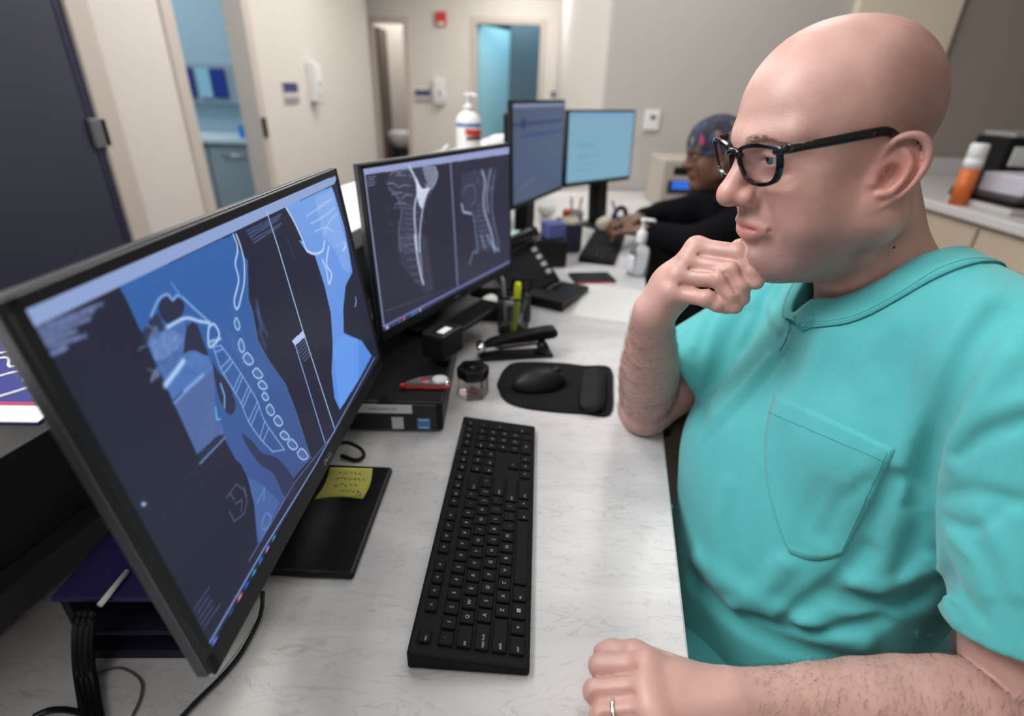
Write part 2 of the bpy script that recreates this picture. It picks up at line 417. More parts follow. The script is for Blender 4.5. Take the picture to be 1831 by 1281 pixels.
def wall_y(name, y, x0, x1, m, holes=(), th=0.12):
    """wall facing the camera at depth y with door holes (x0, x1, top)"""
    b = MB(); x = x0
    for (a, c, t) in sorted(holes):
        if a > x: b.box((x, y, Z0), (a, y + th, ZC))
        b.box((a, y, t), (c, y + th, ZC)); x = c
    if x1 > x: b.box((x, y, Z0), (x1, y + th, ZC))
    return struct(b.build(name, m))
def wall_x(name, x, y0, y1, m, holes=(), th=0.12):
    b = MB(); y = y0
    for (a, c, t) in sorted(holes):
        if a > y: b.box((x - th, y, Z0), (x, a, ZC))
        b.box((x - th, a, t), (x, c, ZC)); y = c
    if y1 > y: b.box((x - th, y, Z0), (x, y1, ZC))
    return struct(b.build(name, m))
slab('floor', (-4.6, -1.8, Z0 - 0.1), (3.6, 11.2, Z0), M_carpet)
slab('ceiling', (-4.6, -1.8, ZC), (3.6, 11.2, ZC + 0.1), M_ceil)
DTOP = 1.33
wall_x('wall_left', -2.0, -1.7, 7.95, M_wall, [(1.80, 2.72, DTOP), (3.52, 4.42, DTOP)])
wall_y('wall_back', 8.4, -3.2, 3.4, M_wall, [(-2.06, -1.62, DTOP - 0.03), (-0.64, 0.25, DTOP)])
wall_y('wall_partition', 3.42, 0.487, 3.4, M_greige)
struct(MB().box((1.775, 3.36, Z0), (2.31, 3.42, ZC)).build('trim_1', M_cream))
struct(MB().box((2.31, 3.40, Z0), (3.4, 3.42, ZC)).build('wall_shade_sheet', M_shade_taupe))  # thin sheet whose darker colour stands for shade on this wall stretch
wall_x('wall_right', 3.4, -1.7, 8.5, M_shade_taupe, th=-0.12)
wall_y('wall_front', -1.7, -2.1, 3.4, M_wall, th=-0.12)
struct(MB().box((0.487, 3.54, Z0), (0.60, 8.4, ZC)).build('wall_corridor', M_wall))
# clinic room behind the left door, rooms behind the back doors
wall_x('wall_clinic_left', -4.2, 2.5, 6.2, M_blue)
wall_y('wall_clinic_back', 5.35, -4.2, -2.12, M_blue)
wall_y('wall_clinic_front', 2.9, -4.2, -2.12, M_blue, th=-0.12)
wall_y('wall_exam_back', 10.6, -3.2, 1.2, M_blue)
wall_x('wall_exam_left', -0.9, 8.52, 10.6, M_blue)
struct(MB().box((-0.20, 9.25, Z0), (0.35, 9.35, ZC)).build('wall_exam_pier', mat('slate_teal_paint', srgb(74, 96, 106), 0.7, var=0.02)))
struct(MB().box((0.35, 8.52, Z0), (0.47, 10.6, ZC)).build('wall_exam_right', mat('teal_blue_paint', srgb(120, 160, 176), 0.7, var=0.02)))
wall_y('wall_restroom_back', 9.75, -2.5, -1.2, M_wall)
wall_x('wall_restroom_left', -2.5, 8.52, 10.6, M_wall)
wall_x('wall_restroom_right', -1.2, 8.52, 10.6, M_wall)
def frame_x(name, y0, y1, top, wdt=0.055, x=-2.0):
    b = MB(); b.box((x - 0.13, y0 - wdt, Z0), (x + 0.015, y0 + 0.014, top + wdt), 0.004).box((x - 0.13, y1 - 0.014, Z0), (x + 0.015, y1 + wdt, top + wdt), 0.004).box((x - 0.13, y0 + 0.014, top - 0.014), (x + 0.0148, y1 - 0.014, top + wdt - 0.0005), 0.004)
    return struct(b.build(name, M_trim))
def frame_y(name, x0, x1, top, wdt=0.06, y=8.4):
    b = MB(); b.box((x0 - wdt, y - 0.02, Z0), (x0 + 0.014, y + 0.13, top + wdt), 0.004).box((x1 - 0.014, y - 0.02, Z0), (x1 + wdt, y + 0.13, top + wdt), 0.004).box((x0 + 0.014, y - 0.0198, top - 0.014), (x1 - 0.014, y + 0.13, top + wdt - 0.0005), 0.004)
    return struct(b.build(name, M_trim))
frame_x('trim_3', 1.80, 2.72, DTOP, 0.13); frame_x('trim_4', 3.52, 4.42, DTOP, 0.10)
frame_y('trim_5', -0.64, 0.25, DTOP); frame_y('trim_6', -2.06, -1.62, DTOP - 0.03)
for i, (a, b_) in enumerate(((-1.7, 1.67), (2.85, 3.42), (4.52, 7.95))):
    struct(MB().box((-2.0, a, Z0), (-1.985, b_, Z0 + 0.1), 0.003).build('baseboard_left' if not i else 'baseboard_left.%03d' % i, M_grey))
# dark door standing in the first opening on the left
d1 = struct(MB().box((-2.05, 1.82, Z0 + 0.01), (-2.005, 2.705, DTOP - 0.016), 0.003).build('door_1', mat('dark_slate_door', srgb(48, 52, 70), 0.3, var=0.12, scale=2)))
o = MB().box((-2.006, 2.655, Z0 + 0.01), (-2.001, 2.705, DTOP - 0.016), 0.001).build('edge_strip', mat('navy_edge_strip', srgb(32, 36, 62), 0.4), d1, True)
o['label'] = 'navy strip along the door edge'
MB().box((-2.004, 2.640, 0.23), (-1.985, 2.745, 0.36), 0.006).build('strike_plate', mat('brushed_steel_dull', (0.20, 0.21, 0.23), 0.4, 0.8), d1, True)
# open leaf in the narrow opening at the back
d2 = struct(MB().box((-2.05, 8.53, Z0 + 0.01), (-2.005, 9.05, DTOP - 0.08), 0.003).build('door_2', mat('brown_door', srgb(96, 84, 76), 0.5, var=0.1, scale=3)))
MB().tube([(-1.995, 8.98, -0.12), (-1.95, 8.98, -0.12), (-1.95, 8.90, -0.12)], 0.011).build('handle', M_chrome, d2, True)
M3 = TR(-0.618, 8.50, 0, rz=R_(62))
d3 = struct(MB().box((0, -0.022, Z0 + 0.01), (0.86, 0.022, DTOP - 0.02), 0.003, M3).build('door_3', mat('pale_teal_door', srgb(150, 200, 214), 0.25, var=0.05, scale=3)))
MB().tube([(0.30, -0.022, -0.12), (0.30, -0.08, -0.12), (0.42, -0.08, -0.12)], 0.012, M=M3).build('handle', M_chrome, d3, True)

# ================================================================== THE RECEPTION DESK
DU = np.array([0.1705, 0.9854]); DN = np.array([0.9854, -0.1705])        # along the desk, across it towards the man
P0 = np.array([0.277, 0.796])                                           # a point of the working edge
def dk(a, n): q = P0 + DU * a + DN * n; return (q[0], q[1])              # n<0: towards the ledge
TH = 0.035
desk = thing('reception_desk', 'long white marble laminate worktop running away below the raised ledge', 'desk', (-0.1, 0.8, -T))
MB().prism([dk(-1.5, -0.752), dk(-1.5, 0), dk(1.66, 0), dk(1.66, -0.752)], -TH, 0.0, 0.003).build('desktop', M_marble, desk, True)
NI = -0.598                                                             # inner edge of the ledge
MP = mat('charcoal_panel', srgb(62, 60, 66), 0.55, var=0.1)
for a in (-1.45, 0.55, 1.58):
    b = MB(); b.prism([dk(a, -0.74), dk(a, -0.06), dk(a + 0.035, -0.06), dk(a + 0.035, -0.74)], Z0 + 0.001, -TH - 0.001); b.build('support_panel', MP, desk, True)
ret = thing('desk_return', 'white marble laminate desk return at the grey wall in front of the seated woman', 'desk', (0.9, 2.9, -T))
MB().prism([dk(1.662, -0.752), dk(1.662, 0.0), (1.45, 2.45), (1.45, 3.39), (0.50, 3.39), dk(2.28, -0.752)], -TH, 0.0, 0.003).build('desktop', M_marble, ret, True)
b = MB(); b.box((0.60, 3.30, Z0 + 0.001), (1.40, 3.34, -TH - 0.001)); b.build('support_panel', MP, ret, True)
led = thing('ledge_counter', 'white raised ledge on a charcoal panel behind the monitors', 'counter', (-0.45, 0.8, -T))
b = MB(); b.prism([dk(-1.5, NI - 0.245), dk(-1.5, NI), dk(2.15, NI), dk(2.22, NI - 0.03), dk(2.25, NI - 0.10), dk(2.25, NI - 0.245)], 0.262, 0.300, 0.004)
b.build('ledge_top', mat('white_ledge_laminate', srgb(226, 224, 224), 0.35, var=0.03), led, True)
b = MB(); b.prism([dk(-1.5, -0.80), dk(-1.5, -0.756), dk(2.25, -0.756), dk(2.25, -0.80)], Z0 + 0.001, 0.2615); b.build('back_panel', MP, led, True)
b = MB(); b.prism([dk(-1.5, -0.755), dk(-1.5, -0.722), dk(2.2, -0.722), dk(2.2, -0.755)], 0.012, 0.050, 0.003); b.build('cable_raceway', mat('grey_raceway', srgb(80, 78, 82), 0.5), led, True)
# ================================================================== MONITORS
def panel_frame(x, y, z, yaw, tilt):
    u = np.array([math.cos(yaw), math.sin(yaw), 0]); n = np.array([math.sin(yaw), -math.cos(yaw), 0])
    v = math.cos(tilt) * np.array([0, 0, 1.0]) - math.sin(tilt) * n
    return np.array([x, y, z]), u, v
class Raster:
    """paints the picture a display is showing, one colour per grid point"""
    def __init__(s, c, u, v, W, H, nx, bg):
        s.c, s.u, s.v, s.W, s.H = c, u, v, W, H; s.nx = nx; s.ny = int(nx * H / W)
        s.X, s.Y = np.meshgrid(np.linspace(0, 1, s.nx), np.linspace(0, 1, s.ny)); s.img = np.tile(np.array(srgb(*bg)), (s.ny, s.nx, 1)); s.n = np.cross(u, v)
        s.noise = rng.random((s.ny, s.nx))
    def uv(s, px):
        d = ray(px); t = ((s.c - CAM) @ s.n) / (d @ s.n); p = CAM + d * t - s.c
        return ((p @ s.u) / s.W + 0.5, (p @ s.v) / s.H + 0.5)
    def pts(s, P, raw): return np.array([p if raw else s.uv(p) for p in P])
    def mask(s, Q):
        m = np.zeros(s.X.shape, bool); n = len(Q)
        for i in range(n):
            (x0, y0), (x1, y1) = Q[i], Q[(i + 1) % n]
            if y0 == y1: continue
            m ^= ((y0 > s.Y) != (y1 > s.Y)) & (s.X < (x1 - x0) * (s.Y - y0) / (y1 - y0) + x0)
        return m
    def mix(s, a, col): s.img = s.img * (1 - a[..., None]) + np.array(srgb(*col)) * a[..., None]
    def fill(s, P, col, a=1.0, raw=False, col2=None, axis=1, noise=0.0, smooth=0):
        Q = s.pts(P, raw); Q = spline(np.vstack([Q, Q[:1]]), smooth) if smooth else Q
        m = s.mask(Q) * a * (1 - noise + noise * s.noise)
        if col2 is None: s.mix(m, col); return s
        lo, hi = Q[:, axis].min(), Q[:, axis].max(); t = np.clip(((s.Y if axis else s.X) - lo) / (hi - lo + 1e-9), 0, 1)[..., None]
        C = np.array(srgb(*col)) * (1 - t) + np.array(srgb(*col2)) * t; s.img = s.img * (1 - m[..., None]) + C * m[..., None]; return s
    def line(s, P, w, col, a=1.0, raw=False, smooth=0, noise=0.0, close=False):
        """w: half width in millimetres"""
        Q = s.pts(P, raw)
        if close: Q = np.vstack([Q, Q[:1]])
        if smooth: Q = spline(Q, smooth)
        sc = np.array([s.W, s.H]) * 1000; A = Q * sc; best = np.full(s.X.shape, 1e9)
        for p, q in zip(A[:-1], A[1:]):
            x0, x1 = sorted((p[0], q[0])); y0, y1 = sorted((p[1], q[1])); m_ = 3.2 * w
            i0, i1 = np.searchsorted(s.X[0] * sc[0], [x0 - m_, x1 + m_]); j0, j1 = np.searchsorted(s.Y[:, 0] * sc[1], [y0 - m_, y1 + m_])
            if i1 <= i0 or j1 <= j0: continue
            gx = s.X[j0:j1, i0:i1] * sc[0] - p[0]; gy = s.Y[j0:j1, i0:i1] * sc[1] - p[1]; b = q - p
            t = np.clip((gx * b[0] + gy * b[1]) / (b @ b + 1e-9), 0, 1); d = (gx - t * b[0]) ** 2 + (gy - t * b[1]) ** 2
            best[j0:j1, i0:i1] = np.minimum(best[j0:j1, i0:i1], d)
        s.mix(a * np.exp(-best / w ** 2) * (1 - noise + noise * s.noise), col); return s
    def dots(s, L, r, cols):
        for i, p in enumerate(L):
            x, y = s.uv(p); d = ((s.X - x) * s.W) ** 2 + ((s.Y - y) * s.H) ** 2; s.mix(np.exp(-(d / (r * r)) ** 2), cols[i % len(cols)])
        return s
    def build(s, name, parent, off):
        P = s.c + s.n * off + (s.X[..., None] - 0.5) * s.W * s.u + (s.Y[..., None] - 0.5) * s.H * s.v
        idx = np.arange(s.nx * s.ny).reshape(s.ny, s.nx)
        Q = np.stack([idx[:-1, :-1], idx[:-1, 1:], idx[1:, 1:], idx[1:, :-1]], -1).reshape(-1, 4)
        me = np_mesh(name, P.reshape(-1, 3), Q, False); set_col(me, 'picture', s.img.reshape(-1, 3))
        return finish_mesh(name, me, screen_mat(parent.name + '_display'), parent, True)
def monitor(label, pose, W=0.527, H=0.2965, bez=(0.0055, 0.0075, 0.020), base=None, column=None, logo=True, rim=None, group=None, depth=0.035):
    c, u, v = panel_frame(*pose); n = np.cross(u, v); M = FR(c, u, v)
    foot = base[0] if base else (c[0], c[1], 0)
    root = thing('monitor', label, 'monitor', foot, 0, group)
    sd, tp, bt = bez; x0, x1, y0, y1 = -W / 2 - sd, W / 2 + sd, -H / 2 - bt, H / 2 + tp
    fr = MB(); fr.box((x0, y0, -0.012), (x1, y1, -0.0012), 0.002, M)
    fr.box((x0, y0, -0.0012), (-W / 2, y1, 0.0018), 0.0006, M).box((W / 2, y0, -0.0012), (x1, y1, 0.0018), 0.0006, M)
    fr.box((x0, H / 2, -0.0012), (x1, y1, 0.0018), 0.0006, M).box((x0, y0, -0.0012), (x1, -H / 2, 0.0018), 0.0006, M)
    fr.build('bezel', M_grey, root, True)
    bk = MB(); bk.box((x0 + 0.03, y0 + 0.03, -depth - 0.012), (x1 - 0.03, y1 - 0.03, -0.012), 0.012, M); bk.build('back_housing', M_black, root, True)
    rm = MB(); rm.box((x0 - 0.0015, y0 - 0.001, -0.0145), (x1 + 0.0015, y1 + 0.0015, -0.0045), 0.001, M); rm.build('rim', rim or M_rim, root, True)
    if logo:
        lg = MB(); yl = -H / 2 - bt / 2
        for ch, xo, rt_ in (('D', -0.0100, 0), ('E', -0.0036, R_(38)), ('L', 0.0032, 0), ('L', 0.0090, 0)): lg.text(ch, 0.0095, M @ TR(xo, yl, 0.0021, rz=rt_))
        lg.build('logo', mat('logo_grey', (0.45, 0.45, 0.47), 0.3, 0.5), root, True)
    if base:
        (bx, by, bz), (bw, bd), yaw = base; Mb = TR(bx, by, bz, rz=yaw)
        MB().box((-bw / 2, -bd / 2, 0.0005), (bw / 2, bd / 2, 0.012), 0.004, Mb).build('base', M_black, root, True)
        cx, cy, cw, ct, lean = column
        cb = MB(); z1 = c[2] + 0.03; p0 = np.array([bx + cx, by + cy, bz + 0.01]); p1 = c - n * (depth + 0.012 + ct * 0.4); p1 = np.array([p1[0], p1[1], z1])
        Mc = FR(p0, u, p1 - p0); Lc = np.linalg.norm(p1 - p0)
        cb.box((-cw / 2, 0, -ct / 2), (cw / 2, Lc, ct / 2), 0.008, Mc).build('stand_column', M_black, root, True)
    return root, c, u, v
def poly_in(o, s, L): return [(o[0] + x / s, o[1] + y / s) for x, y in L]
z4 = lambda L: poly_in((0, 420), 2.847, L)
z7 = lambda L: poly_in((0, 831), 2.847, L)
z1 = lambda L: poly_in((0, 0), 2.847, L)
z2 = lambda L: poly_in((600, 0), 2.847, L)
z5 = lambda L: poly_in((600, 420), 2.847, L)

# --- the near monitor: a CT of the neck
mon1, c1, u1, v1 = monitor('large near monitor showing a blue CT scan of a neck from the side', (-0.2513, 0.5359, 0.2754, 1.553, 0.1311),
    base=((-0.287, 0.553, 0), (0.21, 0.205), R_(-1)), column=(-0.035, 0, 0.085, 0.045, 0), bez=(0.0085, 0.0085, 0.021))
r = Raster(c1, u1, v1, 0.527, 0.2965, 620, (34, 37, 56))
BL, B2 = (52, 100, 170), (62, 82, 136)
r.fill(z4([(605, 262), (1180, -2)]) + [(421, 440), (441, 466), (443, 536), (451, 560), (460, 610), (481, 648), (509, 687), (527, 733), (555, 820)] + z7([(1500, 60), (1440, 200), (1320, 400), (1305, 330), (1290, 200), (1262, 80), (1225, 0)]) + z4([(1200, 1150), (1150, 1060), (1130, 1020), (1000, 1120), (720, 500)]), B2, col2=BL, axis=1, noise=0.06)
r.fill(z4([(740, 550), (800, 470), (930, 440), (960, 520), (925, 600), (985, 590), (1060, 640), (1000, 700), (930, 640), (840, 740)]), (96, 128, 186), 0.6, noise=0.5)
r.fill(z4([(760, 560), (860, 480), (920, 540), (880, 600), (800, 640)]), (150, 176, 222), 0.35, noise=0.8, smooth=4)
r.fill(z4([(880, 850), (1000, 720), (1080, 650), (1095, 900), (1140, 1010), (1000, 1110)]), (88, 108, 160), 0.75, noise=0.1)
r.fill(z4([(845, 770), (985, 590), (1060, 620), (1080, 690), (960, 770), (880, 850)]), (84, 124, 190), 0.7, noise=0.1)
DK = (44, 46, 70)
r.fill(z4([(815, 325), (840, 310), (872, 336), (905, 320), (935, 350), (930, 390), (905, 430), (850, 450), (815, 420), (803, 370)]), DK, smooth=5)
r.fill(z4([(765, 425), (800, 400), (832, 480), (790, 500), (735, 555), (722, 500)]), DK, 0.9, smooth=4)
r.fill(z4([(930, 605), (945, 480), (972, 448), (1000, 460), (1030, 540), (1055, 615), (985, 588)]), DK, smooth=5)
r.fill(z4([(1078, 640), (1110, 700), (1160, 760), (1197, 870), (1165, 918), (1120, 850), (1092, 750)]), DK, 0.95, smooth=5)
r.fill(z4([(1000, 1120), (1105, 1022), (1142, 1018), (1030, 1150)]), DK)
r.fill(z4([(1225, 1010), (1280, 1050), (1330, 1110), (1410, 1140), (1490, 1240), (1500, 1330), (1450, 1340), (1390, 1220), (1320, 1170), (1250, 1070)]), DK, 0.85, smooth=5)
r.fill(z7([(1255, 60), (1330, 100), (1420, 190), (1330, 390), (1306, 400), (1290, 200)]), (80, 116, 178), 0.5, noise=0.2)
for _ in range(26):
    a = np.array([rng.uniform(735, 960), rng.uniform(470, 720)]); b_ = a + rng.normal(size=2) * 40; r.line(z4([a, (a + b_) / 2 + rng.normal(size=2) * 14, b_]), rng.uniform(0.8, 2.0), (150, 180, 226) if rng.random() < 0.5 else (52, 62, 100), rng.uniform(0.15, 0.4), smooth=3, noise=0.6)
for _ in range(16):
    a = np.array([rng.uniform(1130, 1330), rng.uniform(300, 760)]); r.line(z4([a, a + np.array([rng.uniform(10, 60), rng.uniform(60, 150)])]), rng.uniform(1.5, 4), (92, 128, 190), rng.uniform(0.08, 0.2), noise=0.5)
W_ = (176, 208, 250); W2 = (130, 170, 228)
r.line(z4([(1185, 0), (1207, 70), (1195, 150), (1212, 230), (1190, 330), (1198, 376), (1212, 366), (1226, 310), (1240, 240), (1240, 140), (1222, 60), (1200, 0)]), 1.1, W_, smooth=5)
r.line(z4([(765, 415), (805, 330), (850, 304), (876, 332), (910, 310), (990, 380), (1064, 446)]), 1.0, W2, smooth=4)
r.line(z4([(850, 470), (940, 425), (1010, 440), (1064, 450)]), 1.3, W_, smooth=4); r.line(z4([(870, 245), (920, 320)]), 1.0, (84, 140, 206))
r.line(z4([(840, 765), (930, 645)]), 2.2, W_); r.line(z4([(885, 850), (935, 800), (1030, 715)]), 1.6, W2, 0.9); r.line(z4([(880, 848), (925, 800)]), 1.0, DK)
r.line(z4([(1060, 470), (1085, 455), (1112, 500), (1100, 545), (1064, 572), (1056, 520)]), 1.1, W_, smooth=4, close=True)
r.line(z4([(1066, 545), (1120, 530)]), 1.3, W_, 0.7)
lf = spline(z4([(1082, 572), (1120, 680), (1185, 790), (1225, 860), (1262, 950), (1320, 1035), (1385, 1105)]), 4); rt = spline(z4([(1122, 565), (1170, 630), (1222, 705), (1262, 770), (1308, 850), (1345, 950), (1445, 1095)]), 4)
r.line(lf, 0.8, W2, 0.9); r.line(rt, 0.8, W2, 0.9)
for i in range(0, len(lf)): r.line([lf[i], rt[i]], 0.75, W2 if i % 4 in (0, 1) else B2, 0.85 if i % 4 in (0, 1) else 0.2)
for (x, y, w, h, sl_) in ((1203, 455, 14, 30, 4), (1225, 565, 15, 34, 6), (1258, 632, 24, 30, 18), (1306, 706, 24, 26, 16), (1332, 766, 22, 22, 14), (1346, 824, 16, 20, 8), (1372, 892, 20, 28, 8), (1412, 948, 22, 26, 8), (1444, 1022, 22, 22, 16), (1484, 1068, 24, 26, 16), (1536, 1118, 26, 28, 14)):
    q = z4([(x - w, y - h * .3), (x - w * .2, y - h), (x + w * .6, y - h * .5), (x + w + sl_ * .3, y + h * .5), (x + w * .3, y + h), (x - w * .6, y + h * .5)])
    r.fill(q, (96, 132, 190), 0.35, smooth=4); r.line(q, 0.85, W_, 0.85, smooth=4, close=True)
r.line(z4([(1120, 760), (1140, 820), (1140, 880)]), 0.9, W2); r.line(z4([(1095, 880), (1100, 940), (1118, 940)]), 0.8, (90, 190, 230)); r.line(z4([(1015, 1165), (1140, 1035)]), 0.8, W2, 0.6)
r.line([(441, 466), (443, 536), (451, 560), (460, 610), (481, 648), (509, 687), (527, 733), (555, 820)], 1.2, (84, 110, 160), 0.5)
# second picture: the side view of the skull and neck
sk = z1([(1452, 1055), (1495, 1130), (1540, 1228)]) + z4([(1520, 30), (1560, 90), (1600, 105), (1650, 260), (1682, 400), (1692, 560), (1686, 700), (1700, 830), (1728, 893), (1822, 745)]) + [(664, 637), (646, 610), (621, 599)] + z4([(1748, 500), (1745, 380), (1757, 260), (1792, 190), (1770, 60), (1750, -40)]) + z1([(1700, 985), (1685, 950)])
r.fill(sk, (86, 142, 230), col2=(120, 162, 232), axis=1, noise=0.12)
r.fill(z1([(1600, 1010), (1690, 960), (1720, 1100), (1760, 1240), (1700, 1270), (1640, 1190)]), (170, 200, 246), 0.45, noise=0.8)
for q in (z1([(1560, 1100), (1620, 1060), (1690, 1010)]), z1([(1580, 1140), (1650, 1100), (1700, 1060)]), z1([(1640, 1210), (1680, 1120), (1720, 1090)]), z1([(1600, 1180), (1650, 1160), (1700, 1180)])): r.line(q, 1.2, (206, 226, 252), 0.5, smooth=4, noise=0.5)
r.line(z1([(1452, 1055), (1495, 1130), (1540, 1228)]) + z4([(1560, 80), (1600, 97), (1640, 80), (1650, 30)]), 1.4, (206, 226, 252), 0.9, smooth=4)
r.line(z4([(1640, 130), (1660, 180), (1672, 250), (1686, 200), (1660, 150), (1672, 60)]), 1.5, (214, 232, 252), 0.85, smooth=4)
r.fill(z4([(1700, 60), (1760, 40), (1780, 180), (1740, 170)]), (150, 186, 240), 0.5, noise=0.6, smooth=4)
r.fill(z4([(1690, 560), (1740, 515), (1822, 530), (1822, 740), (1728, 890)]), (110, 162, 244), 0.55, noise=0.15)
r.line(z4([(1752, 40), (1758, 60), (1744, 80)]), 1.4, (230, 240, 255), 0.8)
r.line(z4([(1808, 320), (1812, 340), (1806, 365)]), 1.2, (150, 190, 240), 0.9)
# window frames, header, text and task bar
HB = (142, 162, 208)
r.fill([(38, 555), (604, 312), (597, 329), (56, 586)], HB)
r.line(z1([(1355, 1078), (1420, 1281)]) + z4([(1540, 490), (1700, 985)]), 1.0, (170, 200, 246)); r.line(z4([(1495, 545), (1652, 1058)]), 1.0, (140, 176, 236), 0.9)
r.fill(z4([(1483, 542), (1540, 488), (1552, 518), (1500, 566)]), (176, 196, 240)); r.line(z4([(1460, 20), (1500, 130)]), 0.6, (80, 90, 140), 0.6)
for i in range(6): r.line(z4([(1505 + i * 8, 580 + i * 13), (1550 + i * 7, 535 + i * 14)]), 0.55, (110, 122, 168), 0.7)
def words_line(a, b, col, al, w=0.9):
    a, b = np.array(a, float), np.array(b, float); n = max(3, int(np.linalg.norm(b - a) / 9)); t = 0.0
    while t < 1:
        e = min(1, t + rng.uniform(0.04, 0.13)); r.line([a + (b - a) * t, a + (b - a) * e], w, col, al * rng.uniform(0.6, 1)); t = e + 0.02
for (a, b) in (((180, 482), (515, 352)), ((190, 505), (470, 388)), ((200, 528), (455, 425)), ((215, 552), (380, 490)), ((228, 575), (430, 515)), ((245, 612), (330, 575))):
    words_line(*z4([a, b]), (120, 136, 186), 0.75, 1.3)
for k in range(5): words_line(*z1([(1252 + 9 * k, 1178 + 15 * k), (1430 - 10 * (k % 3), 1092 + 15 * k)]), (100, 116, 170), 0.6, 0.8)
for (a, b) in (((985, 740), (1062, 625)), ((1000, 760), (1060, 670)), ((1010, 790), (1075, 690)), ((1020, 815), (1080, 725)), ((1030, 840), (1115, 715))): words_line(*z7([a, b]), (84, 92, 128), 0.6, 0.8)
r.line(z7([(1265, 490), (1395, 270), (1495, 95)]) + [(600, 770)], 0.7, (100, 120, 180), 0.7)
r.line(z7([(1060, 915), (1340, 430), (1600, 10)]) + [(669, 640)], 1.0, (126, 150, 214), 0.9)
for q in (z7([(1150, 170), (1200, 100), (1240, 130), (1255, 190), (1240, 250), (1190, 290), (1165, 240)]), z7([(1170, 150), (1190, 180)]), z7([(1240, 110), (1250, 160)]), z7([(1195, 200), (1230, 180), (1225, 235)])): r.line(q, 0.8, (96, 104, 140), 0.55)
r.line(z7([(1305, 200), (1345, 120), (1340, 180)]), 0.9, W2, 0.4); r.line(z7([(1330, 300), (1350, 250), (1378, 270), (1360, 320), (1335, 330)]), 1.0, W2, 0.35, smooth=4, close=True)
r.fill(z7([(715, 190), (742, 198), (722, 218)]), (170, 190, 240), 0.8)
r.dots(z7([(1396, 385), (1362, 440), (1328, 498), (1295, 560), (1256, 625), (1222, 684), (1178, 758), (1095, 908)]), 0.0042, [(60, 150, 190), (150, 130, 190), (50, 110, 200), (40, 160, 210), (40, 90, 190), (190, 130, 140), (50, 70, 110), (110, 120, 220)])
r.build('screen', mon1, 0.0006)

# --- the second monitor: two MR pictures
box_h = 0.062
mon2, c2, u2, v2 = monitor('monitor on a black box, showing two grey MRI pictures side by side', (-0.1386, 1.1662, 0.2653, 1.1061, 0.0415),
    depth=0.016, base=((-0.165, 1.150, box_h), (0.24, 0.19), 1.1061), column=(-0.045, 0.022, 0.10, 0.05, 0))
r = Raster(c2, u2, v2, 0.527, 0.2965, 520, (46, 47, 66))
r.fill([(651, 318), (805, 288), (818, 511), (690, 556)], (44, 44, 62)); r.fill([(648, 297), (910, 263), (910, 275), (651, 313)], (150, 160, 204))
r.line([(650, 300), (686, 584)], 1.0, (170, 180, 230)); r.line([(805, 288), (818, 512)], 1.3, (150, 160, 205)); r.line([(686, 584), (912, 467)], 1.2, (150, 158, 226))
G = (190, 206, 236); GD = (104, 108, 134)
r.fill(z2([(250, 930), (300, 860), (380, 850), (440, 840), (510, 850), (515, 920), (480, 1000), (440, 1060), (420, 1180), (440, 1281), (310, 1281), (330, 1150), (340, 1040), (280, 970)]), GD, 0.30, noise=0.9)
r.fill(z5([(320, 0), (460, 0), (480, 120), (500, 280), (460, 300), (400, 230), (330, 150)]), GD, 0.25, noise=0.9)
r.fill(z2([(440, 848), (500, 843), (517, 885), (505, 930), (478, 962), (455, 905)]), (176, 186, 212), 0.7, noise=0.85)
r.line(z2([(505, 848), (518, 890), (506, 930), (484, 962), (458, 940)]), 1.0, (206, 216, 240), 0.8, smooth=4)
r.line(z2([(375, 850), (398, 895), (416, 940), (438, 968), (470, 960)]), 2.4, (214, 224, 246), 0.95, smooth=4, noise=0.25)
r.fill(z2([(408, 900), (440, 962), (478, 962), (452, 1010), (440, 1060), (424, 1040), (412, 980)]), (218, 228, 248), 0.9, noise=0.2, smooth=3)
r.line(z2([(424, 960), (405, 1030), (400, 1100), (408, 1200), (414, 1281)]), 1.9, (206, 216, 240), 0.95, smooth=4); r.line(z2([(470, 965), (448, 1040), (434, 1120), (428, 1200), (426, 1281)]), 1.5, (206, 216, 240), 0.9, smooth=4)
for _ in range(60):
    a = np.array([rng.uniform(250, 520), rng.uniform(845, 1270)]); w_ = max(0.0, 1 - abs(a[0] - 380) / 170); r.line(z2([a, a + rng.normal(size=2) * 16]), rng.uniform(0.6, 1.6), (150, 158, 184), 0.5 * w_ * rng.random(), noise=0.4)
for _ in range(40):
    a = np.array([rng.uniform(690, 830), rng.uniform(870, 1270)]); r.line(z2([a, a + rng.normal(size=2) * 14]), rng.uniform(0.6, 1.6), (150, 164, 200), 0.5 * rng.random(), noise=0.4)
r.line(z5([(402, 0), (412, 90), (430, 190), (446, 250)]), 1.9, (206, 220, 250), smooth=4); r.line(z5([(425, 0), (430, 100), (440, 200)]), 1.2, G, 0.7)
for (x, y) in ((300, 880), (330, 900), (290, 940), (350, 950), (310, 990), (360, 1000), (330, 1040), (345, 870)): r.line(z2([(x - 25, y + rng.uniform(-12, 12)), (x, y - 8), (x + 28, y + rng.uniform(-10, 14))]), 1.3, (150, 156, 180), 0.6, smooth=3, noise=0.5)
r.line(z2([(270, 960), (310, 1000), (335, 1080), (320, 1180), (330, 1281)]), 1.8, GD, 0.8, smooth=4)
for k in range(9): r.line(z2([(345 + k * 3, 1060 + k * 26), (400 + k * 2, 1066 + k * 26)]), 0.8, (120, 124, 150), 0.55)
for k in range(7): r.line(z5([(325 + k * 12, 20 + k * 36), (400 + k * 8, 8 + k * 38)]), 0.9, (120, 124, 150), 0.5)
for k in range(4): words_line(z2([(158, 905 + k * 14)])[0], z2([(205 - 8 * (k % 2), 898 + k * 14)])[0], (140, 146, 180), 0.6, 0.8)
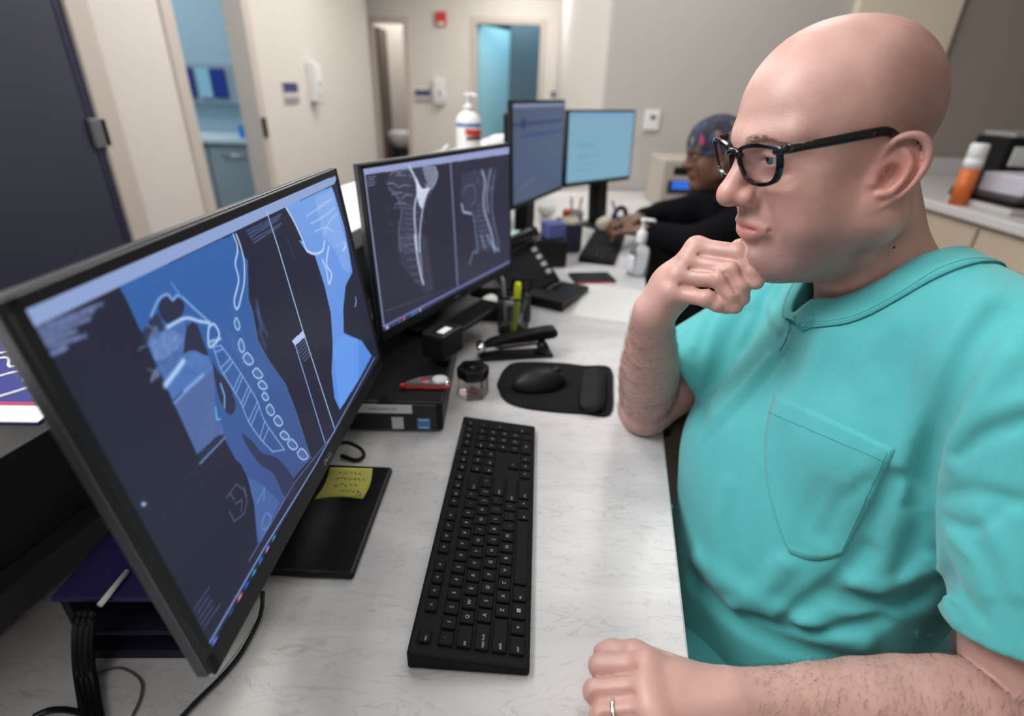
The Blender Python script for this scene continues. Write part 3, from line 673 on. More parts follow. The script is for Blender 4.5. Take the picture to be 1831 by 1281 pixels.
r.fill(z2([(640, 890), (700, 870), (820, 855), (825, 900), (800, 930), (795, 1060), (820, 1200), (840, 1281), (700, 1281), (720, 1180), (700, 1080), (640, 1080), (635, 980)]), GD, 0.28, noise=0.9)
r.line(z2([(745, 870), (760, 930), (752, 1000), (758, 1080), (790, 1180), (810, 1281)]), 2.4, G, 0.9, smooth=4, noise=0.3); r.line(z2([(790, 860), (775, 930), (768, 1000), (775, 1080)]), 1.6, G, 0.8, smooth=4, noise=0.4); r.line(z2([(805, 900), (795, 1000), (800, 1100), (825, 1220), (830, 1281)]), 1.1, (160, 172, 206), 0.6, smooth=4)
r.line(z2([(640, 1040), (650, 1080), (690, 1088)]), 2.2, G, 0.9, noise=0.4); r.line(z2([(650, 980), (670, 945), (705, 950), (712, 1010), (690, 1050)]), 1.4, GD, 0.9, smooth=4)
r.line(z2([(700, 1090), (712, 1180), (722, 1281)]) + z5([(700, 90), (680, 150)]), 1.6, (150, 170, 214), 0.7, smooth=4, noise=0.4); r.line(z5([(770, 0), (800, 60), (830, 80)]), 1.8, (150, 186, 240), 0.8); r.line(z5([(740, 0), (760, 70)]), 1.4, G, 0.6)
for k in range(8): r.line(z2([(715 + k * 3, 1075 + k * 26), (765 + k * 7, 1065 + k * 26)]), 0.9, (124, 132, 168), 0.55)
r.fill([(686, 585), (912, 468), (913, 477), (685, 594)], (58, 60, 92)); r.dots([(692, 586), (704, 580), (714, 576), (722, 571), (733, 566), (738, 562), (744, 559), (751, 555)], 0.0036, [(190, 200, 240), (70, 80, 130), (90, 110, 160), (200, 110, 110), (60, 80, 140), (40, 150, 220), (70, 130, 220), (210, 150, 170)])
words_line((690, 556), (815, 512), (112, 112, 140), 0.4)
r.build('screen', mon2, 0.0006)

# --- two monitors further along the desk
def far_pose(a, b, zc, tilt=0.04): return ((a[0] + b[0]) / 2, (a[1] + b[1]) / 2, zc, math.atan2(b[1] - a[1], b[0] - a[0]), tilt)
mon3, c3, u3, v3 = monitor('tall dim monitor showing a grey record page, beside the pale blue one', far_pose((-0.022, 1.76), (0.170, 2.20), 0.352), W=0.465, H=0.300,
    base=((0.05, 2.02, 0), (0.22, 0.18), 1.1), column=(-0.02, 0.02, 0.09, 0.05, 0), rim=M_grey, logo=False, bez=(0.007, 0.008, 0.014))
r = Raster(c3, u3, v3, 0.465, 0.300, 180, (72, 87, 114))
r.fill([(0, 0.96), (1, 0.96), (1, 1), (0, 1)], (120, 130, 160), raw=True); r.line([(0.02, 0.80), (0.98, 0.80)], 6, (46, 52, 100), raw=True); r.line([(0.16, 0.68), (0.98, 0.68)], 5, (52, 60, 118), raw=True); r.dots([(936, 222)], 0.02, [(40, 44, 96)])
r.line([(0.02, 0.42), (0.10, 0.42)], 4, (70, 84, 150), raw=True); r.line([(0.12, 0.15), (0.40, 0.22)], 3, (130, 116, 110), 0.6, raw=True)
for k in range(6): r.line([(0.1, 0.6 - 0.07 * k), (0.35 + 0.1 * (k % 3), 0.6 - 0.07 * k)], 1.6, (74, 86, 118), 0.5, raw=True)
r.build('screen', mon3, 0.0006)
mon4, c4, u4, v4 = monitor('pale blue lit monitor with a few lines of text near the grey wall', far_pose((0.186, 2.23), (0.500, 2.52), 0.338), W=0.415, H=0.262,
    base=((0.378, 2.43, 0), (0.17, 0.14), 0.745), column=(-0.01, 0.02, 0.08, 0.05, 0), rim=M_grey, logo=False, bez=(0.006, 0.007, 0.016))
r = Raster(c4, u4, v4, 0.415, 0.262, 160, (126, 168, 190))
r.fill([(0, 0.95), (1, 0.95), (1, 1), (0, 1)], (120, 160, 200), raw=True)
for (y, x1, a) in ((0.55, 0.36, 0.7), (0.51, 0.42, 0.5), (0.38, 0.45, 0.5), (0.36, 0.30, 0.5), (0.26, 0.44, 0.4), (0.17, 0.34, 0.5)): r.line([(0.16, y), (x1, y)], 2.2, (92, 130, 156), a, raw=True)
r.build('screen', mon4, 0.0006)
# ================================================================== THINGS ON THE DESK
# --- black computer box under the second monitor
Mbx = TR(-0.235, 1.02, 0, rz=R_(-4))
pc = thing('desktop_computer', 'flat black computer box under the second monitor with stickers on its front', 'computer', (-0.235, 1.02, 0))
fx = on((793, 773), 2, 0); fl_ = on((640, 770), 2, 0)
du_ = np.array(fx[:2] - fl_[:2]); du_ = du_ / np.linalg.norm(du_); dv_ = np.array([-du_[1], du_[0]])
M = FR((fx[0], fx[1], 0), (du_[0], du_[1], 0), (dv_[0], dv_[1], 0))
MB().box((-0.27, 0, 0.003), (0, 0.36, 0.060), 0.004, M).build('case', M_black, pc, True)
MB().box((-0.265, -0.004, 0.006), (-0.01, 0.0, 0.057), 0.002, M).build('front_panel', mat('satin_black', (0.014, 0.014, 0.016), 0.35), pc, True)
Mf = M @ TR(0, -0.0042, 0, rx=R_(90))
def sticker(name, x0, x1, y0, y1, m, txt=None, ts=0.006, tm=None, marks=()):
    b = MB(); b.box((x0, y0, 0), (x1, y1, 0.0003), 0, Mf)
    b.mi = 1
    if txt: b.text(txt, ts, Mf @ TR((x0 + x1) / 2, (y0 + y1) / 2, 0.0004), 0.0001)
    for (a, c, d, e) in marks: b.box((a, c, 0.0003), (d, e, 0.0005), 0, Mf)
    return b.build(name, [m, tm or M_black], pc, True)
o = sticker('asset_label', -0.150, -0.052, 0.040, 0.057, M_paper, 'www.ttechs 221', 0.0075, mat('label_ink', (0.03, 0.03, 0.035), 0.6)); o['label'] = 'white asset label with dark print'
o = sticker('white_sticker', -0.088, -0.068, 0.008, 0.032, mat('sticker_white', (0.62, 0.62, 0.62), 0.6)); o['label'] = 'small plain white sticker'
o = sticker('blue_sticker', -0.044, -0.022, 0.008, 0.031, mat('sticker_blue', srgb(70, 140, 190), 0.6), marks=[(-0.041, 0.026, -0.025, 0.028), (-0.041, 0.011, -0.025, 0.013)], tm=M_paper); o['label'] = 'small blue energy sticker'

# --- little black cable box / speaker beside the stand of the second monitor
q = on((790, 640), 2, 0.0745)
t_ = thing('cable_box', 'small black box with a white tab standing against the second monitor stand', 'box', (q[0], q[1] + 0.02, 0.0745)); Mq = TR(q[0], q[1] + 0.02, 0.0752, rz=1.1)
MB().box((-0.035, -0.026, 0), (0.035, 0.026, 0.052), 0.005, Mq).build('body', M_black, t_, True)
MB().box((-0.022, -0.018, 0.052), (0.008, -0.002, 0.0545), 0.001, Mq).build('tab', M_white, t_, True)
# --- correction tape
pt = on((770, 690), 2, 0.061)
ct = thing('correction_tape', 'red and clear correction tape dispenser on the black computer box', 'correction tape', (pt[0], pt[1], 0.0605), R_(8))
prof = spline([(-0.045, -0.004), (-0.025, 0.010), (0.005, 0.018), (0.028, 0.017), (0.036, 0.0), (0.026, -0.015), (0.0, -0.014), (-0.03, -0.010), (-0.046, -0.010), (-0.045, -0.004)], 4)[:-1]
MB().prism(prof, 0.0005, 0.005, 0.001).build('shell', mat('red_translucent_plastic', srgb(190, 40, 45), 0.2, coat=0.5), ct)
MB().prism(prof * 0.93, 0.006, 0.013, 0.001).build('cover', mat('clear_smoke_plastic', (0.55, 0.5, 0.5), 0.08, trans=0.85), ct)
MB().cyl(0.0135, 0.005, 0.0142, 24, TR(0.017, 0.001, 0)).build('tape_reel', M_white, ct)
MB().cyl(0.006, 0.005, 0.0145, 20, TR(-0.010, 0.001, 0)).build('gear', mat('red_gear', srgb(200, 40, 50), 0.3), ct)
MB().box((-0.054, -0.010, 0.002), (-0.043, -0.003, 0.010), 0.002).build('tip', mat('red_tip', srgb(205, 30, 30), 0.3), ct)

# --- hexagonal paper clip holder
pt = on((846, 705), 2, 0.0)
hx = thing('paper_clip_holder', 'six-sided clip holder with black top and clear base of red clips', 'clip holder', (pt[0], pt[1], 0), R_(12))
hexp = lambda r: [(r * math.cos(R_(60 * k)), r * math.sin(R_(60 * k))) for k in range(6)]
MB().prism(hexp(0.031), 0.001, 0.040, 0.0015).build('clear_base', mat('clear_plastic', (0.75, 0.70, 0.70), 0.05, trans=0.9, ior=1.2), hx)
b = MB(); b.prism(hexp(0.032), 0.041, 0.062, 0.002); b.lathe([(0.020, 0.0625), (0.016, 0.060), (0.0, 0.059)], 24); b.build('top', M_blackg, hx)
b = MB()
for i in range(14):
    a, rr, zz = random.uniform(0, 6.28), random.uniform(0, 0.014), random.uniform(0.005, 0.022)
    Mc = TR(rr * math.cos(a), rr * math.sin(a), zz, random.uniform(-0.7, 0.7), random.uniform(-.7, .7), random.uniform(0, 6))
    b.tube([(-.008, -.002, 0), (.008, -.002, 0), (.010, 0, 0), (.008, .003, 0), (-.007, .003, 0), (-.009, .001, 0), (-.007, -.0005, 0), (.005, -.0005, 0)], 0.0006, 5, M=Mc)
o = b.build('clips', mat('red_clips', srgb(170, 50, 50), 0.3), hx); o['kind'] = 'stuff'; o['label'] = 'red paper clips'

# --- stapler
pa, pb = on((856, 642), 2, 0), on((986, 634), 2, 0)
sp = thing('stapler', 'black stapler with chrome front, behind the computer mouse', 'stapler', tuple((pa + pb) / 2), math.atan2(pb[1] - pa[1], pb[0] - pa[0]))
L_ = np.linalg.norm(pb - pa) / 2
def side(pts, w, z=0.003):
    b = MB(); b.prism(pts, -w, w, z, TR(rx=R_(90))); return b
side([(-L_, 0.001), (L_, 0.001), (L_, 0.008), (L_ - 0.03, 0.011), (-L_ + 0.02, 0.012), (-L_, 0.010)], 0.019).build('base', M_black, sp)
side([(-L_ + 0.004, 0.020), (L_ - 0.035, 0.030), (L_ - 0.035, 0.038), (-L_ + 0.004, 0.032)], 0.008, 0.001).build('magazine', M_chrome, sp)
side(list(spline([(-L_ + 0.012, 0.034), (-L_ + 0.03, 0.046), (0.0, 0.058), (L_ - 0.02, 0.068), (L_ + 0.004, 0.066), (L_ + 0.006, 0.050), (L_ - 0.02, 0.044), (0, 0.040), (-L_ + 0.014, 0.031)], 4)), 0.016, 0.004).build('arm', M_black, sp)
MB().cyl(0.009, -0.017, 0.017, 16, TR(-L_ + 0.004, 0, 0.030, rx=R_(90))).build('front_nose', M_chrome, sp)
MB().cyl(0.012, -0.021, 0.021, 16, TR(L_ - 0.024, 0, 0.026, rx=R_(90))).build('hinge', M_black, sp)

# --- mouse pad with gel rest, mouse
pad = thing('mouse_pad', 'black mouse pad with raised wrist rest beside the elbow', 'mouse pad', tuple(on((985, 695), 2, 0)))
outl = [on(p, 2, 0)[:2] for p in ((888, 690), (900, 665), (925, 651), (1000, 652), (1045, 657), (1090, 660), (1096, 700), (1090, 744), (1040, 742), (985, 738), (930, 730), (900, 716))]
oc = spline(np.vstack([outl, outl[:1]]), 4)[:-1]; MB().prism(oc, 0.0005, 0.005, 0.0012).build('pad', mat('black_cloth', (0.009, 0.009, 0.010), 0.9, spec=0.2, bump=0.2, bscale=900), pad, True)
ra, rb_ = on((1062, 662), 2, 0.012), on((1056, 736), 2, 0.012)
b = MB(); ww = [0.012, 0.024, 0.026, 0.026, 0.024, 0.012]; b.tube([ra + (rb_ - ra) * t for t in (0.02, 0.1, 0.35, 0.65, 0.9, 0.98)], ww, 16, flat=0.42); b.build('wrist_rest', mat('black_lycra', (0.008, 0.008, 0.009), 0.6, spec=0.25, bump=0.15, bscale=700), pad, True)
pm = on((963, 690), 2, 0.005)
ms = thing('computer_mouse', 'black computer mouse on the pad in front of the stapler', 'mouse', (pm[0], pm[1], 0.005), R_(-72))
F_ = Field().E((0, 0, 0.004), (0.033, 0.058, 0.034), k=0).H((0, 0, 0.0008), (0, 0, -1), 0.003).Dline([(0, 0.056, 0.02), (0, 0.02, 0.038)], 0.0018, -0.002)
V, Q = surface(F_, (-0.05, -0.07, -0.01), (0.05, 0.07, 0.05), 0.002); finish_mesh('shell', np_mesh('shell', V, Q), mat('mouse_black', (0.008, 0.008, 0.009), 0.45, spec=0.3), ms, False)
MB().cyl(0.009, -0.004, 0.004, 20, TR(0, 0.036, 0.0285, ry=R_(90))).build('scroll_wheel', M_grey, ms)

# --- mesh pen cup with a highlighter and scissors
pt = on((917, 594), 2, 0)
pc_ = thing('pen_cup', 'grey wire mesh pen cup behind the stapler', 'pen cup', (pt[0], pt[1], 0))
b = MB()
for k in range(28):
    a = 2 * math.pi * k / 28; b.tube([(0.036 * math.cos(a), 0.036 * math.sin(a), 0.002), (0.040 * math.cos(a), 0.040 * math.sin(a), 0.10)], 0.0009, 4)
for j in range(12):
    rr = 0.036 + 0.004 * j / 11; b.tube([(rr * math.cos(2 * math.pi * k / 32), rr * math.sin(2 * math.pi * k / 32), 0.002 + 0.096 * j / 11) for k in range(33)], 0.0008, 4)
b.build('mesh_side', mat('grey_wire', (0.10, 0.10, 0.11), 0.35, 0.7), pc_)
b = MB(); b.tube([(0.040 * math.cos(2 * math.pi * k / 40), 0.040 * math.sin(2 * math.pi * k / 40), 0.10) for k in range(41)], 0.0028, 8); b.build('top_ring', M_black, pc_); MB().cyl(0.036, 0.0005, 0.004, 32).build('bottom_plate', M_black, pc_)
hl_ = thing('highlighter', 'yellow highlighter pen standing in the mesh cup', 'highlighter', (pt[0] + 0.002, pt[1] - 0.012, 0.0045))
MB().lathe([(0.0075, 0), (0.008, 0.004), (0.008, 0.085), (0.0075, 0.088)], 20, TR(0, 0, 0, R_(4), R_(3))).build('barrel', mat('yellow_green_ink', srgb(190, 205, 20), 0.3), hl_)
MB().lathe([(0.0085, 0.088), (0.0088, 0.090), (0.0088, 0.125), (0.007, 0.133), (0.003, 0.134)], 20, TR(0, 0, 0, R_(4), R_(3))).build('cap', mat('fluorescent_yellow', srgb(222, 232, 30), 0.3), hl_)
sc_ = thing('scissors', 'scissors with black handles standing in the mesh cup', 'scissors', (pt[0] + 0.015, pt[1] + 0.006, 0.0045))
b = MB(); b.box((-0.004, -0.001, 0), (0.003, 0.001, 0.10), 0.0006, TR(ry=R_(9))).box((-0.003, -0.001, 0), (0.004, 0.001, 0.10), 0.0006, TR(y=0.003, ry=R_(-4))); b.build('blades', M_chrome, sc_)
for s in (1, -1):
    cx = 0.016 if s > 0 else -0.010
    MB().tube([(cx + 0.011 * math.cos(t), 0, 0.118 + 0.016 * math.sin(t)) for t in np.linspace(0, 2 * math.pi, 25)], 0.0035, 8).build('handle', M_black, sc_)
pn = thing('pen', 'grey pen leaning in the mesh cup', 'pen', (pt[0] - 0.016, pt[1] + 0.012, 0.0045))
MB().lathe([(0.001, 0), (0.004, 0.012), (0.004, 0.13), (0.003, 0.135)], 14, TR(ry=R_(-6))).build('barrel', M_silver, pn); MB().box((0.004, -0.001, 0.095), (0.0055, 0.001, 0.132), 0.0005, TR(ry=R_(-6))).build('clip', M_chrome, pn)

# --- keyboards
def keyboard(label, x, y, yaw):
    root = thing('keyboard', label, 'keyboard', (x, y, 0), yaw, 'black office keyboards')
    L, D = 0.442, 0.127; sl_ = math.atan2(0.013, D)
    b = MB(); b.prism([(-D / 2, 0.0005), (D / 2, 0.0005), (D / 2, 0.012), (-D / 2, 0.025)], -L / 2, L / 2, 0.003, TR(rx=R_(90))); b.build('case', mat('keyboard_black', (0.006, 0.006, 0.007), 0.6, spec=0.15, bump=0.08, bscale=600), root)
    U = 0.01905; rows = [
        (0, [('esc', 0, 1)] + [('f%d' % (i + 1), 2 + i + (i // 4) * 0.5, 1) for i in range(12)] + [('prt', 15.25, 1), ('scr', 16.25, 1), ('brk', 17.25, 1), ('c', 18.5, 1), ('m', 19.5, 1), ('v-', 20.5, 1), ('v+', 21.5, 1)]),
        (1.12, [(c, i, 1) for i, c in enumerate('`1234567890-=')] + [('back', 13, 2), ('ins', 15.25, 1), ('hm', 16.25, 1), ('pu', 17.25, 1), ('num', 18.5, 1), ('/', 19.5, 1), ('*', 20.5, 1), ('-', 21.5, 1)]),
        (2.12, [('tab', 0, 1.5)] + [(c, 1.5 + i, 1) for i, c in enumerate('QWERTYUIOP[]')] + [('\\', 13.5, 1.5), ('del', 15.25, 1), ('end', 16.25, 1), ('pd', 17.25, 1), ('7', 18.5, 1), ('8', 19.5, 1), ('9', 20.5, 1), ('+', 21.5, 1, 2)]),
        (3.12, [('caps lock', 0, 1.75)] + [(c, 1.75 + i, 1) for i, c in enumerate("ASDFGHJKL;'")] + [('enter', 12.75, 2.25), ('4', 18.5, 1), ('5', 19.5, 1), ('6', 20.5, 1)]),
        (4.12, [('shift', 0, 2.25)] + [(c, 2.25 + i, 1) for i, c in enumerate('ZXCVBNM,./')] + [('shift', 12.25, 2.75), ('^', 16.25, 1), ('1', 18.5, 1), ('2', 19.5, 1), ('3', 20.5, 1), ('ent', 21.5, 1, 2)]),
        (5.12, [('ctrl', 0, 1.25), ('fn', 1.25, 1), ('win', 2.25, 1.25), ('alt', 3.5, 1.25), ('', 4.75, 5.75), ('alt', 10.5, 1.25), ('fn', 11.75, 1), ('ctrl', 12.75, 1.25 + 1), ('<', 15.25, 1), ('v', 16.25, 1), ('>', 17.25, 1), ('0', 18.5, 2), ('.', 20.5, 1)])]
    mk = mat('key_black', (0.006, 0.006, 0.007), 0.6, spec=0.15, bump=0.05, bscale=900); ml = mat('key_print', (0.42, 0.42, 0.44), 0.6)
    kx = 0.0189 * (0.416 / (22.5 * 0.0189)); rowp = 0.0187
    for (ro, keys) in rows:
        for kdef in keys:
            txt, c0, wu = kdef[0], kdef[1], kdef[2]; hu = kdef[3] if len(kdef) > 3 else 1
            y0 = -L / 2 + 0.013 + c0 * kx; y1 = y0 + wu * kx - 0.0028
            x0 = -D / 2 + 0.009 + ro * rowp; x1 = x0 + hu * rowp - 0.0028
            if ro == 0: x1 -= 0.003
            zt = 0.025 - 0.013 * ((x0 + x1) / 2 + D / 2) / D
            Mk = TR((x0 + x1) / 2, (y0 + y1) / 2, zt, ry=sl_)
            k = MB(); w_, h_ = (x1 - x0) / 2, (y1 - y0) / 2
            k.box((-w_, -h_, -0.0005), (w_, h_, 0.0034), 0.0011, Mk, seg=1)
            k.mi = 1
            if txt == 'win':
                for a in (-1, 1):
                    for c in (-1, 1): k.box((a * 0.0012 - 0.001, c * 0.0012 - 0.001, 0.0034), (a * 0.0012 + 0.001, c * 0.0012 + 0.001, 0.0036), 0, Mk)
            elif txt:
                k.text(txt, 0.0062 if len(txt) == 1 else 0.0042, Mk @ TR(0 if len(txt) < 3 else 0.001, 0 if len(txt) < 3 else -h_ + 0.0015 + 0.0009 * len(txt), 0.0036, rz=R_(90)), 0.00006)
            k.build('key', [mk, ml], root)
    MB().box((-D / 2 + 0.002, L / 2 - 0.10, 0.0245), (-D / 2 + 0.006, L / 2 - 0.03, 0.0255), 0.0004).build('status_strip', M_grey, root)
    return root
kb1 = keyboard('long black keyboard lying between the near monitor and the desk edge', -0.0265, 0.5606, -0.0361)
kb2 = copy_tree(kb1)
ka, kb_ = on((1063, 478), 2, 0), on((1092, 418), 2, 0); kd = kb_ - ka
kb2.location = ((ka[0] + kb_[0]) / 2, (ka[1] + kb_[1]) / 2 + 0.0, T); kb2.rotation_euler = (0, 0, math.atan2(kd[1], kd[0]) - R_(90))
kb2['label'] = 'black keyboard further back, in front of the pale blue monitor'

# --- sticky note hanging from the near monitor
Pn = np.array([on(p, 2, z) for p, z in (((590, 836), 0.055), ((666, 838), 0.055), ((648, 893), 0.016), ((562, 893), 0.018))])
G_ = np.array([[Pn[0] * (1 - s) * (1 - t) + Pn[1] * s * (1 - t) + Pn[2] * s * t + Pn[3] * (1 - s) * t + np.array([0.004 * math.sin(3 * t), 0, 0.004 * math.sin(math.pi * s) * t]) for s in np.linspace(0, 1, 12)] for t in np.linspace(0, 1, 12)])
sn = thing('sticky_note', 'yellow sticky note with handwriting hanging under the near monitor', 'note', tuple(Pn[2]))
MB().sheet(G_, 0.0003).build('sheet', mat('yellow_paper', srgb(214, 212, 108), 0.8, var=0.03), sn, True)
b = MB()
Gn = np.cross(np.gradient(G_, axis=0), np.gradient(G_, axis=1)); Gn /= np.linalg.norm(Gn, axis=2, keepdims=True); sgn = 1 if ((CAM - G_[6, 6]) @ Gn[6, 6]) > 0 else -1
def onsheet(s, t):
    i, j = min(10.999, max(0, t * 11)), min(10.999, max(0, s * 11)); a, c = int(i), int(j); f, g = i - a, j - c
    p = G_[a, c] * (1 - f) * (1 - g) + G_[a + 1, c] * f * (1 - g) + G_[a, c + 1] * (1 - f) * g + G_[a + 1, c + 1] * f * g
    return p + Gn[a, c] * sgn * 0.0007
for (s0, t0, s1) in ((0.25, 0.18, 0.7), (0.2, 0.38, 0.85), (0.25, 0.58, 0.75), (0.45, 0.78, 0.8)):
    st_ = s0
    while st_ < s1:
        ln = random.uniform(0.05, 0.10); b.tube([onsheet(st_ + ln * k / 5, t0 + random.uniform(-0.05, 0.05)) for k in range(6)], 0.00035, 4); st_ += ln + 0.03
b.tube([onsheet(0.86 + 0.05 * math.cos(a), 0.86 + 0.06 * math.sin(a)) for a in np.linspace(0, 6.3, 12)], 0.0004, 4)
b.build('handwriting', mat('pen_ink', (0.05, 0.05, 0.08), 0.6), sn, True)

# --- cords
def cord(label, pts, r, m, name='cord', n=10):
    b = MB(); b.tube(spline(pts, n), r, 8); return tag(b.build(name, m), label, 'cord')
zc = 0.0042
cord('thin black cord curving past the lower corner of the near monitor', [on((470, 1060), 2, 0.035), on((468, 1090), 2, 0.012), on((458, 1120), 2, zc), on((430, 1170), 2, zc), on((395, 1212), 2, zc), on((350, 1256), 2, zc), on((300, 1310), 2, zc)], 0.0024, M_blackg)
cord('small loop of black cord sticking out beside the sticky note', [on((600, 795), 2, 0.02), on((622, 792), 2, 0.016), on((645, 803), 2, 0.010), on((650, 816), 2, 0.006), on((636, 823), 2, zc), on((610, 815), 2, zc)], 0.003, M_black)
cord('thin grey cord lying in a loop on the desk below the near monitor', [on((150, 1235), 2, .003), on((175, 1205), 2, .003), on((215, 1195), 2, .003), on((250, 1215), 2, .003), on((252, 1245), 2, .003), on((235, 1285), 2, .003)], 0.0012, mat('grey_cord', (0.10, 0.10, 0.10), 0.5))
b = MB()
for k in range(6):
    o_ = np.array([0.0055 * (k % 3) - 0.005, 0.004 * (k // 3), 0.004 * (k // 3)]); b.tube(spline([on((150, 1106), 2, 0.10) + o_, on((146, 1150), 2, 0.055) + o_, on((148, 1200), 2, 0.020) + o_, on((156, 1250), 2, 0.006) + o_, on((166, 1310), 2, 0.005) + o_], 6), 0.0042, 8)
tag(b.build('cable_bundle', M_black), 'black cable bundle hanging behind the near monitor beside the purple box', 'cord')
cord('black cord running in front of the cable bundle along the frame edge', [on((60, 1283), 2, 0.006), on((90, 1271), 2, 0.006), on((130, 1272), 2, 0.006), on((175, 1290), 2, 0.006)], 0.003, M_blackg)
ws = [on(p, 2, 0.0012)[:2] for p in ((466, 1078), (462, 1102), (440, 1150), (396, 1210), (380, 1222), (400, 1180), (440, 1100))]
ws = [on(p, 2, 0)[:2] for p in ((440, 1070), (468, 1075), (460, 1110), (425, 1165), (388, 1212), (352, 1215))]
tag(MB().prism(ws, 0.0006, 0.0016).build('white_sheet', M_paper), 'flat white wedge standing in for brightly lit desk under the lower corner of the near monitor', 'paper')  # thin white sheet added in place of the lit desk between bezel and cord

# --- purple box behind the near monitor
na, nb_ = on((160, 1180), 2, 0), on((335, 1180), 2, 0); dx = (nb_ - na) / np.linalg.norm(nb_ - na); dyv = np.array([-dx[1], dx[0], 0])
pbx = thing('storage_box', 'dark purple box with an open front shelf behind the near monitor', 'box', tuple((na + nb_) / 2)); M = FR(na, dx, dyv)
PU = mat('dark_purple_card', srgb(46, 36, 92), 0.55, var=0.1); Wd = 0.135; Dp = 0.10; Hh = 0.098
b = MB(); b.box((0, 0, 0.001), (Wd, Dp, 0.012), 0.002, M).box((0, 0, 0.012), (0.008, Dp, Hh - 0.006), 0.001, M).box((Wd - 0.008, 0, 0.012), (Wd, Dp, Hh - 0.006), 0.001, M).box((0, Dp - 0.006, 0.012), (Wd, Dp, Hh - 0.006), 0.001, M).box((0, 0, 0.038), (Wd, Dp - 0.006, 0.044), 0.001, M); b.build('shell', mat('near_black_purple', srgb(24, 20, 44), 0.6), pbx, True)
MB().box((-0.003, -0.004, Hh - 0.006), (Wd + 0.003, Dp + 0.003, Hh), 0.002, M).build('lid', PU, pbx, True)
wa, wb = on((178, 1083), 2, Hh + 0.004), on((228, 1022), 2, Hh + 0.004)
tag(MB().tube([wa, wb], 0.0028, 10).build('stylus', M_white), 'thin white stick lying on the dark purple box', 'stick')

# --- magazine on the ledge at the left edge of the picture
mg = thing('magazine', 'dark blue leaflet with white lettering and a red stripe on the ledge', 'magazine', (-0.47, 0.42, 0.3005))
q = [on(p, 2, 0.302) for p in ((-60, 700), (0, 640), (75, 715), (50, 752), (0, 772), (-70, 800))]
o_ = on((0, 720), 2, 0.3005); Mm = TR(o_[0] - 0.055, o_[1] + 0.035, 0.3005, rz=R_(2))
MB().box((-0.10, -0.07, 0), (0.11, 0.07, 0.004), 0.0008, Mm).build('cover', mat('navy_print', srgb(44, 48, 110), 0.7, spec=0.2), mg, True)
MB().box((-0.10, -0.07, 0.004), (0.11, -0.048, 0.0042), 0, Mm).build('white_band', M_paper, mg, True)
MB().box((-0.10, -0.046, 0.0041), (0.11, -0.043, 0.0043), 0, Mm).build('red_stripe', mat('red_print', srgb(190, 50, 70), 0.3), mg, True)
b = MB()
for k in range(4):
    y_ = 0.05 - k * 0.026; b.tube([(x, y_ + 0.009 * math.sin(x * 160 + k), 0.0044) for x in np.linspace(-0.08, 0.10, 40)], 0.0012, 4, M=Mm)
b.build('lettering', M_white, mg, True)

# --- pump bottle and tissue on the ledge
pb_ = on((836, 282), 2, 0.30)
pbp = np.array([-0.205, 2.30, 0.3005])
bt = thing('lotion_bottle', 'white pump bottle with blue and red label on the ledge', 'bottle', tuple(pbp))
MB().lathe([(0.046, 0.0), (0.050, 0.004), (0.050, 0.118), (0.046, 0.136), (0.030, 0.152), (0.018, 0.158), (0.018, 0.166)], 32).build('body', mat('white_bottle', (0.82, 0.82, 0.82), 0.35), bt)
b = MB(); b.lathe([(0.0503, 0.102), (0.0506, 0.103), (0.0506, 0.114), (0.0503, 0.115)], 32); o = b.build('blue_band', mat('blue_label', srgb(60, 110, 180), 0.4), bt)
b = MB(); P_ = [[(0.0508 * math.cos(a), 0.0508 * math.sin(a), z + 0.004 * math.sin(a * 2)) for a in np.linspace(R_(-100), R_(0), 14)] for z in np.linspace(0.072, 0.097, 6)]; b.sheet(P_, 0.0004); b.build('red_label', mat('red_label', srgb(190, 60, 50), 0.4), bt)
b = MB(); P_ = [[(0.0507 * math.cos(a), 0.0507 * math.sin(a), z) for a in np.linspace(R_(-95), R_(0), 14)] for z in np.linspace(0.054, 0.067, 4)]; b.sheet(P_, 0.0004); b.build('dark_label', mat('dark_label', (0.05, 0.04, 0.05), 0.4), bt)
b = MB(); b.lathe([(0.021, 0.166), (0.021, 0.175), (0.010, 0.180), (0.007, 0.183), (0.007, 0.206), (0.014, 0.208), (0.016, 0.219), (0.013, 0.222)], 24); b.tube([(0, 0, 0.215), (0.028, -0.012, 0.215), (0.036, -0.016, 0.209)], [0.008, 0.006, 0.005], 10); b.build('pump', M_white, bt)
tb = thing('tissue_box', 'low white box with a rounded lid at the far end of the ledge', 'box', (-0.065, 2.62, 0.3005), R_(-10))
MB().box((-0.075, -0.07, 0), (0.075, 0.07, 0.035), 0.006).build('body', M_white, tb); F_ = Field().E((0, 0, 0.033), (0.078, 0.072, 0.022), k=0).H((0, 0, 0.0355), (0, 0, -1), 0.002)
V, Q = surface(F_, (-0.09, -0.09, 0.02), (0.09, 0.09, 0.07), 0.005); finish_mesh('lid', np_mesh('lid', V, Q), M_white, tb, False)
cl_ = on((778, 268), 2, 0.31)
b = MB(); b.tube([(-0.03, 0, 0.003), (0.0, 0.004, 0.006), (0.02, 0.0, 0.03), (0.03, 0.004, 0.034)], [0.004, 0.006, 0.005, 0.003], 8, M=TR(-0.31, 2.25, 0.3005)); tag(b.build('pen_holder', M_white), 'small white desk clip on the ledge left of the pump bottle', 'clip')
